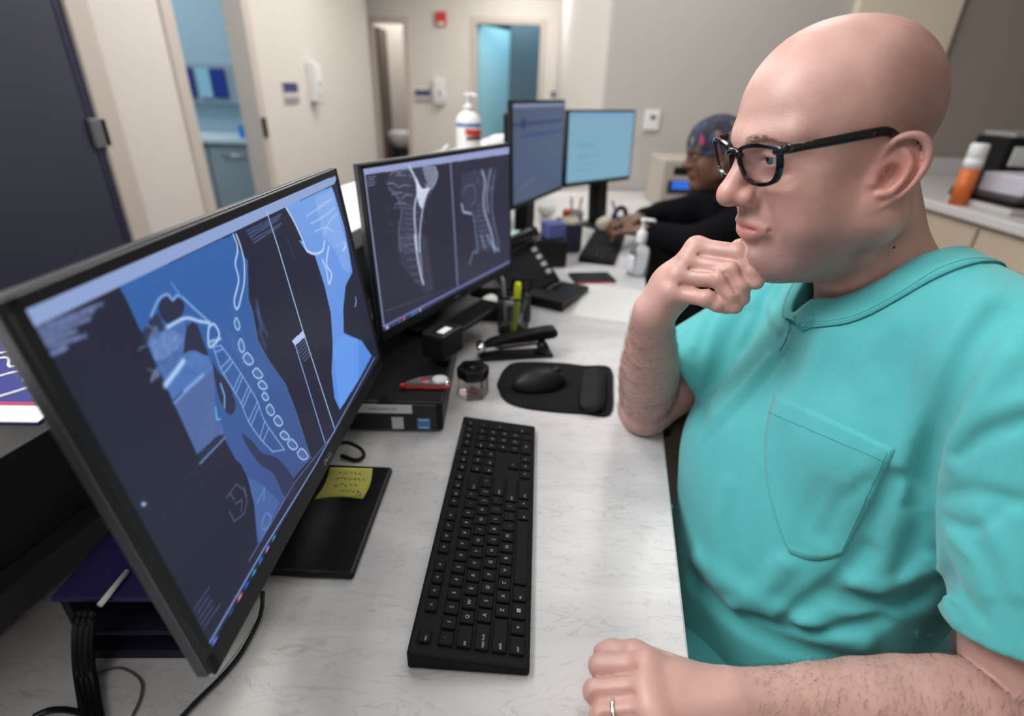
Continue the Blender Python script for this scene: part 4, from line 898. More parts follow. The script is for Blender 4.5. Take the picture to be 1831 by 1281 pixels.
# ================================================================== THE SEATED MAN
def head_field(origin, M, scale, stout=1.0):
    H = Field(origin, M, scale)
    H.E((-0.001, 0, 0.050), (0.092, 0.077, 0.085)).E((0.032, 0, 0.052), (0.070, 0.066, 0.076), k=0.03)
    H.E((0.045, 0, -0.014), (0.056, 0.060, 0.074), k=0.03)
    for s in (1, -1):
        H.C((0.004, s * 0.058, -0.048), (0.078, s * 0.016, -0.086), 0.023, 0.021, k=0.03)
        H.C((0.0, s * 0.064, 0.0), (0.004, s * 0.058, -0.048), 0.016, 0.022, k=0.03)
        H.E((0.062, s * 0.045, -0.012), (0.032, 0.022, 0.026), k=0.02)
        H.E((0.048, s * 0.047, -0.045), (0.038, 0.022, 0.032), k=0.025)
    H.E((0.045, 0, -0.085), (0.052, 0.046, 0.026), k=0.03).E((0.091, 0, -0.083), (0.020, 0.024, 0.020), k=0.016)
    # brow, sockets, nose
    for s in (1, -1):
        H.C((0.100, s * 0.013, 0.046), (0.080, s * 0.048, 0.049), 0.011, 0.008, k=0.018)
    for s in (1, -1):
        H.E((0.114, s * 0.033, 0.029), (0.017, 0.021, 0.0135), k=0.014, cut=True)
    H.C((0.099, 0, 0.034), (0.121, 0, 0.001), 0.0088, 0.0122, k=0.012).E((0.1240, 0, -0.004), (0.0135, 0.0132, 0.0125), k=0.006)
    H.C((0.103, 0, -0.018), (0.119, 0, -0.011), 0.006, 0.005, k=0.006)
    for s in (1, -1):
        H.E((0.1095, s * 0.0142, -0.0082), (0.0130, 0.0090, 0.0100), k=0.006)
    H.E((0.091, 0, -0.041), (0.0215, 0.027, 0.024), k=0.016)
    for s in (1, -1):
        H.E((0.117, s * 0.0075, -0.0175), (0.0065, 0.004, 0.004), k=0.003, cut=True)
        H.E((0.0850, s * 0.0312, 0.0300), 0.0150, k=0.006)                                     # lids
        H.E((0.1035, s * 0.0318, 0.0278), (0.014, 0.0128, 0.0037), k=0.002, cut=True)
        H.Dline([(0.1015, s * 0.020, 0.0355), (0.1010, s * 0.031, 0.0375), (0.0930, s * 0.044, 0.0330)], 0.0022, -0.0022)
        H.Dline([(0.099, s * 0.024, 0.012), (0.094, s * 0.036, 0.0095), (0.086, s * 0.047, 0.014)], 0.0035, -0.0014)
        H.Dline([(0.107, s * 0.0205, -0.004), (0.098, s * 0.030, -0.022), (0.091, s * 0.036, -0.046)], 0.0050, -0.0007)
        H.Dline([(0.1095, s * 0.0215, -0.014), (0.105, s * 0.0225, -0.002), (0.1, s * 0.019, 0.004)], 0.0026, -0.0034)
    xs = np.linspace(0.15, 0.05, 201)
    def sp(y, z):
        d = H(H.wld(np.stack([xs, np.full(201, y), np.full(201, z)], 1))); return (xs[np.argmax(d < 0)], y, z)
    up_ = [sp(y, z) for y, z in ((0.027, -0.0428), (0.015, -0.0380), (0.006, -0.0355), (0, -0.0365), (-0.006, -0.0355), (-0.015, -0.0380), (-0.027, -0.0428))]
    lo_ = [sp(y, z) for y, z in ((0.026, -0.0462), (0.013, -0.0505), (0, -0.0520), (-0.013, -0.0505), (-0.026, -0.0462))]
    gr_ = [sp(y, z) for y, z in ((0.030, -0.0447), (0.016, -0.0438), (0.005, -0.0430), (0, -0.0438), (-0.005, -0.0430), (-0.016, -0.0438), (-0.030, -0.0447))]
    H.Dline(up_, 0.0044, 0.0027); H.Dline(lo_, 0.0052, 0.0032); H.Dline(gr_, 0.0022, -0.0034)
    H.Dline([sp(0.014, -0.063), sp(0, -0.0645), sp(-0.014, -0.063)], 0.0060, -0.0030)
    H.Dline([(0.112, 0, -0.022), (0.110, 0, -0.036)], 0.0028, -0.0012)
    # neck
    H.C((-0.022, 0, -0.035), (-0.052, 0, -0.165), 0.053 * stout, 0.060 * stout, k=0.03)
    H.E((0.015, 0, -0.095), (0.045, 0.045, 0.030), k=0.03)
    # ears
    for s in (1, -1):
        eu = np.array([-0.36, 0.10 * s, 0.92]); eu /= np.linalg.norm(eu)
        eb = np.array([-0.83, 0.52 * s, -0.10]); eb -= eu * (eb @ eu); eb /= np.linalg.norm(eb)
        en = np.cross(eb, eu) * (-s if np.cross(eb, eu)[1] * s < 0 and s > 0 else 1)
        if en[1] * s < 0: en = -en
        o = np.array([0.020, 0.0725 * s, -0.001]); p = lambda b, u, n=0.0: o + (eb * b + eu * u + en * n) * 1.10
        A = np.stack([eb, eu, en], 1)
        H.E(p(0.016, 0.006, -0.001), (0.0175, 0.030, 0.0050), k=0.006, A=A)
        H.E(p(0.006, 0.004, -0.006), (0.010, 0.022, 0.009), k=0.008, A=A)
        H.E(p(0.009, -0.024, 0.000), (0.0100, 0.0105, 0.0052), k=0.005, A=A)
        H.E(p(0.0130, 0.002, 0.0075), (0.0092, 0.0125, 0.0115), k=0.0025, cut=True, A=A)
        hx = [p(0.008, 0.003, 0.0005), p(0.001, 0.014, 0.002), p(0.003, 0.026, 0.003), p(0.011, 0.034, 0.003), p(0.021, 0.0355, 0.003), p(0.030, 0.028, 0.003), p(0.0335, 0.014, 0.003), p(0.030, -0.003, 0.002), p(0.023, -0.015, 0.001), p(0.016, -0.024, 0.001)]
        hr_ = [0.0028, 0.0036, 0.0040, 0.0042, 0.0044, 0.0042, 0.0040, 0.0038, 0.0040, 0.0045]; hq = spline(hx, 4); H.chain(hq, list(np.interp(np.linspace(0, 9, len(hq)), range(10), hr_)), k=0.0012)
        ah = [p(0.014, 0.025, 0.001), p(0.0225, 0.016, 0.0025), p(0.0245, 0.004, 0.003), p(0.0195, -0.009, 0.0035), p(0.011, -0.0135, 0.0035)]
        aq = spline(ah, 3); H.chain(aq, list(np.interp(np.linspace(0, 4, len(aq)), range(5), [0.0030, 0.0038, 0.0042, 0.0040, 0.0038])), k=0.0015)
        H.C(p(0.001, 0.004, 0.002), p(0.003, -0.005, 0.003), 0.0040, 0.0042, k=0.004)
        H.Dline(spline([p(0.008, 0.029, 0.003), p(0.019, 0.0305, 0.003), p(0.0275, 0.021, 0.004), p(0.0285, 0.006, 0.004), p(0.024, -0.008, 0.003)], 4), 0.0024, -0.0036)
    return H

def frame_axes(yaw, pitch, roll):
    ca, sa, cb, sb, cg, sg = math.cos(yaw), math.sin(yaw), math.cos(pitch), math.sin(pitch), math.cos(roll), math.sin(roll)
    return np.array([[ca, -sa, 0], [sa, ca, 0], [0, 0, 1]]) @ np.array([[cb, 0, sb], [0, 1, 0], [-sb, 0, cb]]) @ np.array([[1, 0, 0], [0, cg, -sg], [0, sg, cg]])

HEAD_M = frame_axes(R_(187.5), R_(15.0), R_(1.5)); HEAD_O = (0.350, 0.615, 0.482); HEAD_S = 1.01
head = head_field(HEAD_O, HEAD_M, HEAD_S)
hw = head.wld

# --- arms and hands
ELB_R = np.array([0.243, 0.803, 0.046]); WR_R = far((1168, 562), 0.728)
def bone(px, d): return far(px, d)
hr = Field()
sh_r = np.array([0.470, 0.785, 0.270])
hr.C(sh_r, ELB_R, 0.054, 0.045, k=0.02)
fa = lambda t: ELB_R + (WR_R - ELB_R) * t
hr.E(ELB_R + np.array([-0.006, -0.004, -0.010]), 0.036, k=0.03)
hr.chain([fa(0.0), fa(0.12), fa(0.24), fa(0.40), fa(0.55), fa(0.70), fa(0.85), fa(1.0)], [0.042, 0.0455, 0.0475, 0.0465, 0.043, 0.037, 0.031, 0.0275], k=0.003)
mcp = [bone((1246, 444), 0.705), bone((1234, 468), 0.700), bone((1216, 494), 0.697), bone((1204, 524), 0.697)]
pip = [bone((1320, 453), 0.682), bone((1309, 482), 0.676), bone((1286, 499), 0.673), bone((1262, 534), 0.675)]
dip = [bone((1343, 486), 0.676), bone((1324, 512), 0.674), bone((1306, 528), 0.672), bone((1283, 545), 0.676)]
tip = [bone((1352, 505), 0.676), bone((1327, 534), 0.678), bone((1315, 549), 0.676), bone((1299, 551), 0.679)]
back = far((1200, 500), 0.715)
for i in range(4):
    hr.C(WR_R + (mcp[i] - WR_R) * 0.12, mcp[i], 0.0200, 0.0132, k=0.013)
hr.E((mcp[0] + mcp[3] + WR_R) / 3 + ray((1200, 500)) * 0.014, 0.029, k=0.02)
for i, r in enumerate((0.0110, 0.0112, 0.0107, 0.0096)):
    hr.C(mcp[i], pip[i], r * 1.12, r * 1.0, k=0.0035)
    hr.C(pip[i], dip[i], r * 1.02, r * 0.92, k=0.003).C(dip[i], tip[i], r * 0.92, r * 0.80, k=0.003)
    hr.E(pip[i] + (pip[i] - (mcp[i] + dip[i]) / 2) * 0.10, r * 0.97, k=0.005)
    n_ = -ray((1230, 490)); n_ = n_ / np.linalg.norm(n_)
    hr.E(mcp[i] + n_ * 0.003, 0.0125, k=0.010)
for i in range(3):
    m0 = (mcp[i] + mcp[i + 1]) / 2 + n_ * 0.012; m1 = (pip[i] + pip[i + 1]) / 2 + n_ * 0.010
    m2 = (dip[i] + dip[i + 1]) / 2 + n_ * 0.009
    hr.Dline([m0 + (m1 - m0) * 0.12, m1, m2], 0.0024, -0.0030)
# thumb, behind the fingers against the chin
th = [WR_R + (mcp[0] - WR_R) * 0.25 + ray((1200, 470)) * 0.02, far((1245, 470), 0.745), far((1296, 462), 0.725), far((1322, 441), 0.705)]
hr.chain(th, [0.017, 0.0135, 0.0115, 0.0095], k=0.008)

hl = Field()
WR_L = on((1312, 1262), 2, 0.040); ELB_L = np.array([0.500, 0.302, 0.020]); sh_l = np.array([0.480, 0.425, 0.305])
hl.C(sh_l, ELB_L, 0.056, 0.048, k=0.02)
fl = lambda t: ELB_L + (WR_L - ELB_L) * t
hl.chain([fl(0.0), fl(0.12), fl(0.24), fl(0.40), fl(0.55), fl(0.70), fl(0.85), fl(1.0)], [0.045, 0.049, 0.051, 0.049, 0.045, 0.039, 0.033, 0.031], k=0.003)
lm = [on((1158, 1193), 2, 0.050), on((1158, 1234), 2, 0.053), on((1166, 1272), 2, 0.050), on((1182, 1306), 2, 0.044)]
lp = [on((1074, 1192), 2, 0.034), on((1066, 1238), 2, 0.034), on((1076, 1281), 2, 0.031), on((1098, 1318), 2, 0.028)]
ld = [p + np.array([0.012, 0.002, -0.022]) for p in lp]; lt = [p + np.array([0.034, 0.002, -0.021]) for p in lp]
for i in range(4):
    hl.C(WR_L + (lm[i] - WR_L) * 0.12, lm[i], 0.022, 0.0150, k=0.014)
for i, r in enumerate((0.0118, 0.0122, 0.0116, 0.0100)):
    hl.C(lm[i], lp[i], r * 1.12, r * 1.0, k=0.0032).C(lp[i], ld[i], r, r * 0.92, k=0.003).C(ld[i], lt[i], r * 0.9, r * 0.8, k=0.003)
    hl.E(lm[i] + np.array([0, 0, 0.003]), 0.0135, k=0.010)
for i in range(3):
    m0 = (lm[i] + lm[i + 1]) / 2 + np.array([0, 0, 0.012]); m1 = (lp[i] + lp[i + 1]) / 2 + np.array([-0.004, 0, 0.011])
    hl.Dline([m0 + (m1 - m0) * 0.25, m1, m1 + np.array([-0.01, 0, -0.02])], 0.0034, -0.0030)
lth = [WR_L + (lm[0] - WR_L) * 0.3 + np.array([0, 0.012, -0.006]), on((1135, 1172), 2, 0.028), on((1095, 1166), 2, 0.020), on((1076, 1167), 2, 0.018)]
hl.chain(lth, [0.018, 0.0135, 0.0110, 0.0090], k=0.008)

# --- trunk under the clothes
tr = Field()
tr.C((0.435, 0.609, 0.345), (0.465, 0.610, 0.270), 0.062, 0.085, k=0.02)
tr.E((0.505, 0.605, 0.130), (0.118, 0.165, 0.200), k=0.05).C(sh_r, sh_l, 0.050, k=0.04).E((0.50, 0.6, -0.05), (0.13, 0.16, 0.17), k=0.05)
tr.E((0.405, 0.606, 0.235), (0.040, 0.075, 0.060), k=0.04)
armL = Union([hl]); torso = Union([tr, head], 0.02)
body = Union([Union([torso, hr], 0.0015), hl], 0.004)

def skin_tint(V, hd, base, stub=1.0, scalp=1.0, other=None):
    """colour of the skin itself: redder nose, ears, cheeks and knuckles, lips, shaved beard and scalp"""
    c = np.tile(np.array(base), (len(V), 1)); L = hd.loc(V); g = lambda p, r: np.exp(-(((L - np.array(p)) / r) ** 2).sum(1))
    def blend(m, col):
        nonlocal c
        m = np.clip(m, 0, 1)[:, None]; c = c * (1 - m) + np.array(col) * m
    bb = np.array(base); red = bb * np.array([1.0, 0.72, 0.70]); inh = (L[:, 2] > -0.16) & (L[:, 0] > -0.16) & (L[:, 0] < 0.17) & (np.abs(L[:, 1]) < 0.14)
    inh = inh & (np.linalg.norm(L - np.array([0.01, 0, 0.0]), axis=1) < 0.175)
    if other is not None: inh = inh & (hd(V) < other(V) - 0.001)
    blend(0.75 * g((0.118, 0, -0.004), 0.022) * inh, red)
    for s in (1, -1):
        blend(0.55 * g((0.075, s * 0.045, -0.015), 0.028) * inh, red)
        blend(0.75 * g((0.008, s * 0.088, 0.004), (0.035, 0.018, 0.04)) * inh, red * np.array([1, 0.86, 0.86]))
        blend(0.4 * g((0.092, s * 0.034, 0.012), (0.02, 0.016, 0.006)) * inh, bb * np.array([0.8, 0.66, 0.68]))
    n = (np.sin(L[:, 0] * 900) * np.sin(L[:, 1] * 850 + 1) * np.sin(L[:, 2] * 870 + 2)) * 0.5 + 0.5
    sm = lambda x, a, b: np.clip((x - a) / (b - a), 0, 1) ** 2 * (3 - 2 * np.clip((x - a) / (b - a), 0, 1))
    beard = sm(-L[:, 2], 0.028, 0.062) * sm(L[:, 0], -0.004, 0.022) * (1 - sm(-L[:, 2] - 0.35 * L[:, 0], 0.10, 0.125)) * inh
    beard *= 1 - g((0.108, 0, -0.045), (0.03, 0.028, 0.016)) * 0.9
    blend(stub * (0.72 + 0.25 * n) * beard, bb * np.array([0.58, 0.57, 0.60]))
    mous = g((0.106, 0, -0.028), (0.02, 0.024, 0.008)) * inh; blend(stub * 0.3 * mous, bb * np.array([0.6, 0.6, 0.66]))
    hair = sm(0.045 - L[:, 0] - 0.15 * L[:, 2], 0.0, 0.045) * sm(L[:, 2], 0.0, 0.03) * (1 - sm(L[:, 2] - 0.4 * np.abs(L[:, 0]), 0.085, 0.12)) * inh
    nape = sm(-0.045 - L[:, 0], 0.0, 0.03) * sm(L[:, 2], -0.10, -0.05) * inh
    blend(scalp * (0.62 + 0.25 * n) * np.maximum(hair, nape * 0.8), bb * np.array([0.55, 0.52, 0.54]))
    lip = np.exp(-((np.abs(L[:, 1]) / 0.0285) ** 10)) * np.exp(-(((L[:, 2] + 0.0443) / (0.0112 * np.sqrt(np.clip(1 - (L[:, 1] / 0.0315) ** 2, 0.05, 1)))) ** 4)) * (L[:, 0] > 0.09) * inh
    blend(0.72 * lip, bb * np.array([0.92, 0.52, 0.54]))
    return c

def eye_meshes(hd, iris=(0.10, 0.17, 0.24), r=0.0138, white=(0.46, 0.44, 0.43), gaze=(1.0, 0.0, -0.02)):
    V = []; Q = []; Ccol = []; n1, n2 = 28, 20
    gz = np.array(gaze); gz = gz / np.linalg.norm(gz)
    for s in (1, -1):
        c = np.array([0.0850, s * 0.0312, 0.0300]); b = sum(len(v) for v in V); vv = []
        for i in range(n2 + 1):
            for j in range(n1):
                a, p = math.pi * i / n2, 2 * math.pi * j / n1; vv.append((math.cos(a), math.sin(a) * math.cos(p), math.sin(a) * math.sin(p)))
        vv = np.array(vv); ang = np.arccos(np.clip(vv @ gz, -1, 1))
        col = np.tile(np.array(white), (len(vv), 1)); col[ang < 0.50] = np.array(iris) * 0.55; col[ang < 0.44] = iris; col[ang < 0.19] = (0.006, 0.006, 0.006)
        V.append(hd.wld(c + vv * r)); Ccol.append(col)
        Q += [(b + i * n1 + j, b + i * n1 + (j + 1) % n1, b + (i + 1) * n1 + (j + 1) % n1, b + (i + 1) * n1 + j) for i in range(n2) for j in range(n1)]
    return np.concatenate(V), np.array(Q), np.concatenate(Ccol)

def body_mesh(name, F, lo, hi, h, hd, base, parent, tintfn=None, stub=1.0, scalp=1.0, eyes=True, smooth_it=1, iris=(0.10, 0.17, 0.24), other=None):
    V, Q = surface(F, lo, hi, h); V = relax(V, Q, smooth_it)
    c = skin_tint(V, hd, base, stub, scalp, other)
    if tintfn is not None: c = tintfn(V, c)
    nq = len(Q)
    if eyes:
        EV, EQ, EC = eye_meshes(hd, iris); Q = np.concatenate([Q, EQ + len(V)]); V = np.concatenate([V, EV]); c = np.concatenate([c, EC])
    me = np_mesh(name, V, Q); set_col(me, 'tint', c)
    mi = np.zeros(len(Q), np.int32); mi[nq:] = 1; me.polygons.foreach_set('material_index', mi)
    return finish_mesh(name, me, [skin_mat(name + '_skin'), MATS['eye']], parent, True)
def eye_material():
    m = bpy.data.materials.new('eye'); m.use_nodes = True; N = m.node_tree.nodes; a = N.new('ShaderNodeVertexColor'); a.layer_name = 'tint'
    m.node_tree.links.new(a.outputs['Color'], N['Principled BSDF'].inputs['Base Color']); N['Principled BSDF'].inputs['Roughness'].default_value = 0.08
    MATS['eye'] = m
eye_material()

man = thing('person', 'bald man in teal scrubs and dark glasses, chin resting on his raised hand', 'person', (0.50, 0.605, -0.27))
SKIN = (0.54, 0.325, 0.280)
def man_tint(V, c):
    mole = hit(head, (1632, 345)); m = np.exp(-(((V - mole) ** 2).sum(1) / 0.0022 ** 2) ** 2); c = c * (1 - 0.8 * m[:, None])
    for p in mcp + pip + lm + lp:
        m = 0.30 * np.exp(-((V - p) ** 2).sum(1) / 0.016 ** 2); c = c * (1 - m[:, None]) + c * np.array([1.0, 0.74, 0.72]) * m[:, None]
    for (A, B) in ((ELB_R, WR_R), (ELB_L, WR_L)):
        ba = B - A; t = ((V - A) @ ba) / (ba @ ba); d = np.linalg.norm(V - A - np.clip(t, 0, 1)[:, None] * ba, axis=1)
        m = 0.22 * ((t > -0.1) & (t < 0.9) & (d < 0.07)) * np.clip(1 - np.abs(t - 0.4), 0, 1); c = c * (1 - m[:, None]) + c * np.array([0.80, 0.72, 0.70]) * m[:, None]
    return c
HRES = 0.0018
man_body = body_mesh('body', body, (0.05, 0.20, -0.16), (0.66, 0.88, 0.68), HRES, head, SKIN, man, man_tint, smooth_it=1, other=Union([hr, hl]))

# --- scrub top: loose cloth over the trunk, then folds pressed into it
st = Field()
st.E((0.500, 0.606, 0.120), (0.150, 0.196, 0.225), k=0.05)
st.E((0.450, 0.603, -0.040), (0.172, 0.185, 0.190), k=0.08).E((0.432, 0.590, -0.200), (0.180, 0.200, 0.210), k=0.08)
st.E((0.432, 0.665, 0.060), (0.160, 0.140, 0.150), k=0.06)
st.C((0.468, 0.780, 0.276), (0.477, 0.430, 0.312), 0.066, 0.068, k=0.06)
st.C((0.445, 0.640, 0.340), (0.462, 0.750, 0.292), 0.050, 0.055, k=0.05).C((0.445, 0.575, 0.366), (0.470, 0.455, 0.334), 0.050, 0.055, k=0.05)
st.E((0.430, 0.530, 0.190), (0.075, 0.085, 0.085), k=0.06).E((0.430, 0.680, 0.190), (0.075, 0.085, 0.085), k=0.06)
st.E((0.440, 0.608, 0.295), (0.080, 0.100, 0.065), k=0.05)
SL0, SL1 = np.array([0.477, 0.420, 0.302]), np.array([0.506, 0.330, 0.112])
SR0, SR1 = np.array([0.466, 0.785, 0.262]), np.array([0.312, 0.800, 0.108])
sl = Field().C(SL0, SL1 + (SL1 - SL0) * 0.3, 0.072, 0.084, k=0.03); sl.H(SL1, SL1 - SL0, k=0.003)
sl.C(SL1 + (SL1 - SL0) * 0.22, SL1 + (SL1 - SL0) * 0.5, 0.066, 0.08, k=0.004, cut=True)
sr = Field().C(SR0, SR1 + (SR1 - SR0) * 0.3, 0.076, 0.094, k=0.03); sr.H(SR1, SR1 - SR0, k=0.003)
sr.C(SR1 - (SR1 - SR0) * 0.10, SR1 + (SR1 - SR0) * 0.4, 0.070, 0.088, k=0.004, cut=True)
base_top = Union([Union([st, sl], 0.007), sr], 0.016)
class Folded:
    """cloth surface with folds, neck opening and bottom hem"""
    def __init__(s, F): s.F = F; s.fold = Field(); s.neck = Field()
    def __call__(s, P, cc=None, cr=0.0):
        d = s.F(P, cc, cr) + s.fold(P, cc, cr) - 1.0
        d = -smin(-d, s.neck(P, cc, cr), 0.004)
        dn = (P[:, 0] - P0[0]) * DN[0] + (P[:, 1] - P0[1]) * DN[1]           # pressed in along the edge of the desk
        return np.maximum(d, -np.maximum(dn - 0.004, np.abs(P[:, 2] + 0.0175) - 0.021))
top = Folded(base_top)
def fold(pxs, w, amp):
    q = [hit(base_top, p) for p in pxs]; q = [p for p in q if p is not None]
    if len(q) > 1: top.fold.Dline(spline(q, 4) if len(q) > 2 else q, w * 0.85, amp * (1.6 if pxs[0][1] > 980 and pxs[0][0] < 1640 else 1.0))
FOLDS = [  # along the visible cloth: line, width, height (negative sinks)
    ([(1790, 560), (1730, 640), (1690, 740), (1652, 840), (1638, 905)], 0.013, -0.014), ([(1760, 530), (1700, 610), (1655, 720), (1615, 830)], 0.016, 0.006),
    ([(1800, 640), (1740, 730), (1700, 830)], 0.012, 0.005),
    ([(1396, 640), (1345, 705), (1300, 752), (1256, 796)], 0.006, -0.005), ([(1376, 640), (1330, 695), (1280, 745)], 0.008, 0.004),
    ([(1330, 560), (1300, 620), (1278, 690), (1250, 760)], 0.014, -0.007), ([(1265, 560), (1240, 620), (1226, 690)], 0.012, 0.006), ([(1300, 545), (1270, 610), (1250, 690)], 0.009, 0.004),
    ([(1395, 505), (1380, 550), (1395, 590)], 0.008, 0.006), ([(1372, 520), (1352, 570), (1330, 620)], 0.010, -0.006),
    ([(1240, 1040), (1290, 1090), (1390, 1150), (1500, 1185), (1590, 1196)], 0.013, -0.012), ([(1250, 1000), (1330, 1060), (1430, 1110), (1540, 1150)], 0.016, 0.007),
    ([(1335, 1105), (1430, 1130), (1530, 1122), (1575, 1112)], 0.010, -0.009), ([(1490, 1068), (1560, 1082), (1640, 1070), (1690, 1035)], 0.013, -0.013), ([(1520, 1040), (1600, 1045), (1660, 1015)], 0.012, 0.006),
    ([(1548, 985), (1500, 1040), (1440, 1085), (1405, 1105)], 0.011, -0.008), ([(1600, 850), (1565, 930), (1540, 1000)], 0.010, -0.006), ([(1625, 880), (1590, 960), (1570, 1050)], 0.012, 0.006), ([(1650, 930), (1620, 1010), (1600, 1060)], 0.010, -0.006),
    ([(1300, 870), (1280, 960), (1290, 1040)], 0.018, 0.005), ([(1400, 1010), (1360, 1060), (1310, 1085)], 0.014, 0.006),
    ([(1480, 600), (1440, 680), (1400, 740)], 0.022, 0.004), ([(1560, 700), (1540, 640), (1600, 580)], 0.02, 0.003), ([(1470, 870), (1440, 930), (1430, 980)], 0.012, -0.003), ([(1545, 860), (1500, 900), (1470, 960)], 0.010, -0.0045), ([(1570, 810), (1520, 870)], 0.008, 0.003),
    ([(1715, 815), (1760, 780), (1831, 755)], 0.008, -0.005), ([(1700, 790), (1750, 745), (1831, 715)], 0.010, 0.004), ([(1680, 890), (1740, 880), (1831, 900)], 0.008, -0.005), ([(1690, 930), (1745, 945), (1800, 900)], 0.007, -0.0045),
    ([(1700, 960), (1740, 1000), (1760, 1060)], 0.008, 0.004), ([(1690, 1000), (1720, 1060), (1750, 1100)], 0.008, -0.004), ([(1760, 930), (1800, 1000), (1820, 1060)], 0.010, 0.004), ([(1660, 1000), (1680, 1050), (1705, 1110)], 0.008, 0.004),
    ([(1540, 505), (1620, 482), (1700, 468)], 0.006, -0.003), ([(1600, 520), (1680, 488), (1740, 470)], 0.007, 0.003),
    ([(1600, 1200), (1640, 1140), (1690, 1065)], 0.0025, 0.0022), ([(1625, 1205), (1662, 1145), (1705, 1075)], 0.0025, 0.0022)]
for f in FOLDS: fold(*f)
VP = hit(base_top, (1411, 572))
top.neck.C((0.437, 0.609, 0.43), (0.437, 0.609, 0.345), 0.070, 0.074, k=0.01).C((0.420, 0.609, 0.362), VP + np.array([-0.004, 0, 0.004]), 0.058, 0.006, k=0.015)
V, Q = surface(top, (0.10, 0.15, -0.262), (0.80, 0.98, 0.48), 0.0034)
M_teal = mat('teal_cotton', srgb(84, 178, 180), 0.78, var=0.05, scale=60, bump=0.25, bscale=1400, spec=0.25, sheen=0.25)
M_seam = mat('teal_seam', srgb(76, 166, 168), 0.8, var=0.05, scale=60, bump=0.25, bscale=1400, spec=0.25)
scrub = finish_mesh('scrub_top', np_mesh('scrub_top', relax(V, Q, 1), Q), M_teal, man, True)
def drape(P, off, F=None, it=4):
    P = np.array(P, float); shp = P.shape; P = P.reshape(-1, 3); F = F or top_nohole
    for _ in range(it):
        n = normal(F, P); P = P - n * F(P)[:, None] * 0.9
    return (P + n * off).reshape(shp)
class NoHole:
    def __call__(s, P, cc=None, cr=0.0): return base_top(P) + top.fold(P) - 1.0
top_nohole = NoHole()
# pocket on the chest
PT = [(1386, 703), (1455, 732), (1530, 770), (1600, 804)]; PB = [(1412, 990), (1440, 1001), (1468, 1003), (1506, 991)]; PLm = [(1352, 800), (1366, 890)]; PRm = [(1572, 870), (1540, 930)]
rows = []
for t in np.linspace(0, 1, 26):
    l = (1 - t) ** 3 * np.array(PT[0]) + 3 * (1 - t) ** 2 * t * np.array(PLm[0]) + 3 * (1 - t) * t * t * np.array(PLm[1]) + t ** 3 * np.array(PB[0])
    r_ = (1 - t) ** 3 * np.array(PT[3]) + 3 * (1 - t) ** 2 * t * np.array(PRm[0]) + 3 * (1 - t) * t * t * np.array(PRm[1]) + t ** 3 * np.array(PB[3])
    row = []
    for s_ in np.linspace(0, 1, 22):
        bow = np.array([0, 12.0]) * math.sin(math.pi * s_) * t ** 6; row.append(hit(top_nohole, l * (1 - s_) + r_ * s_ + bow))
    rows.append(row)
PK = drape(rows, 0.0014)
MB().sheet(PK, 0.0030).build('pocket', M_teal, scrub, True)
b = MB()
for line in (PK[3, :], PK[1:, -2]): b.tube(drape(line, 0.0016), 0.0005, 6)
b.build('pocket_stitching', M_seam, scrub, True)
# collar band: follows the edge of the neck opening
NC = np.array([0.437, 0.609])
def edge_at(phi):
    d = np.array([math.cos(phi), math.sin(phi)]); rs = np.linspace(0.02, 0.16, 57); P = []
    for r_ in rs:
        x, y = NC + d * r_; zs = np.linspace(0.44, 0.20, 97); v = base_top(np.stack([np.full(97, x), np.full(97, y), zs], 1)); i_ = int(np.argmax(v < 0)); P.append((x, y, zs[i_]))
    P = np.array(P); nk = top.neck(P); k_ = int(np.argmax(nk > 0)); return P[max(k_ - 1, 0)]
ph = np.concatenate([np.linspace(-math.pi, -math.pi + 0.5, 12)[:-1], np.linspace(-math.pi + 0.5, math.pi - 0.5, 44), np.linspace(math.pi - 0.5, math.pi, 12)[1:]])
E0 = drape(np.array([edge_at(p) for p in ph]), 0.0, base_top)
for _ in range(3): E0[1:-1] = 0.25 * E0[:-2] + 0.5 * E0[1:-1] + 0.25 * E0[2:]
E0 = drape(E0, 0.0, base_top); rowsC = [E0]
tg = np.gradient(E0, axis=0); tg /= np.linalg.norm(tg, axis=1, keepdims=True)
for k in range(6):
    P = rowsC[-1]; n = normal(base_top, P); out = np.cross(tg, n); s_ = np.sign(((P[:, :2] - NC) * out[:, :2]).sum(1)); out *= np.where(s_ == 0, 1, s_)[:, None]
    Q_ = drape(P + out * 0.0058, 0.0, base_top)
    Q_[1:-1] = 0.25 * Q_[:-2] + 0.5 * Q_[1:-1] + 0.25 * Q_[2:]; rowsC.append(drape(Q_, 0.0, base_top))
G = np.stack(rowsC, 1); nn = normal(top_nohole, G.reshape(-1, 3)).reshape(G.shape); G = drape(G, 0.0022)
MB().sheet(G if ((np.cross(G[30, 1] - G[30, 0], G[31, 0] - G[30, 0]) @ nn[30, 0]) < 0) else G[:, ::-1], 0.0036).build('collar', M_teal, scrub, True)
b = MB(); b.tube(G[:, -1], 0.0010, 6); b.tube(G[:, -2], 0.0006, 6)
b.tube(drape([hit(base_top, p) for p in ((1412, 574), (1416, 590), (1408, 612), (1397, 628))], 0.003), 0.0012, 6); b.build('collar_stitching', M_seam, scrub, True)

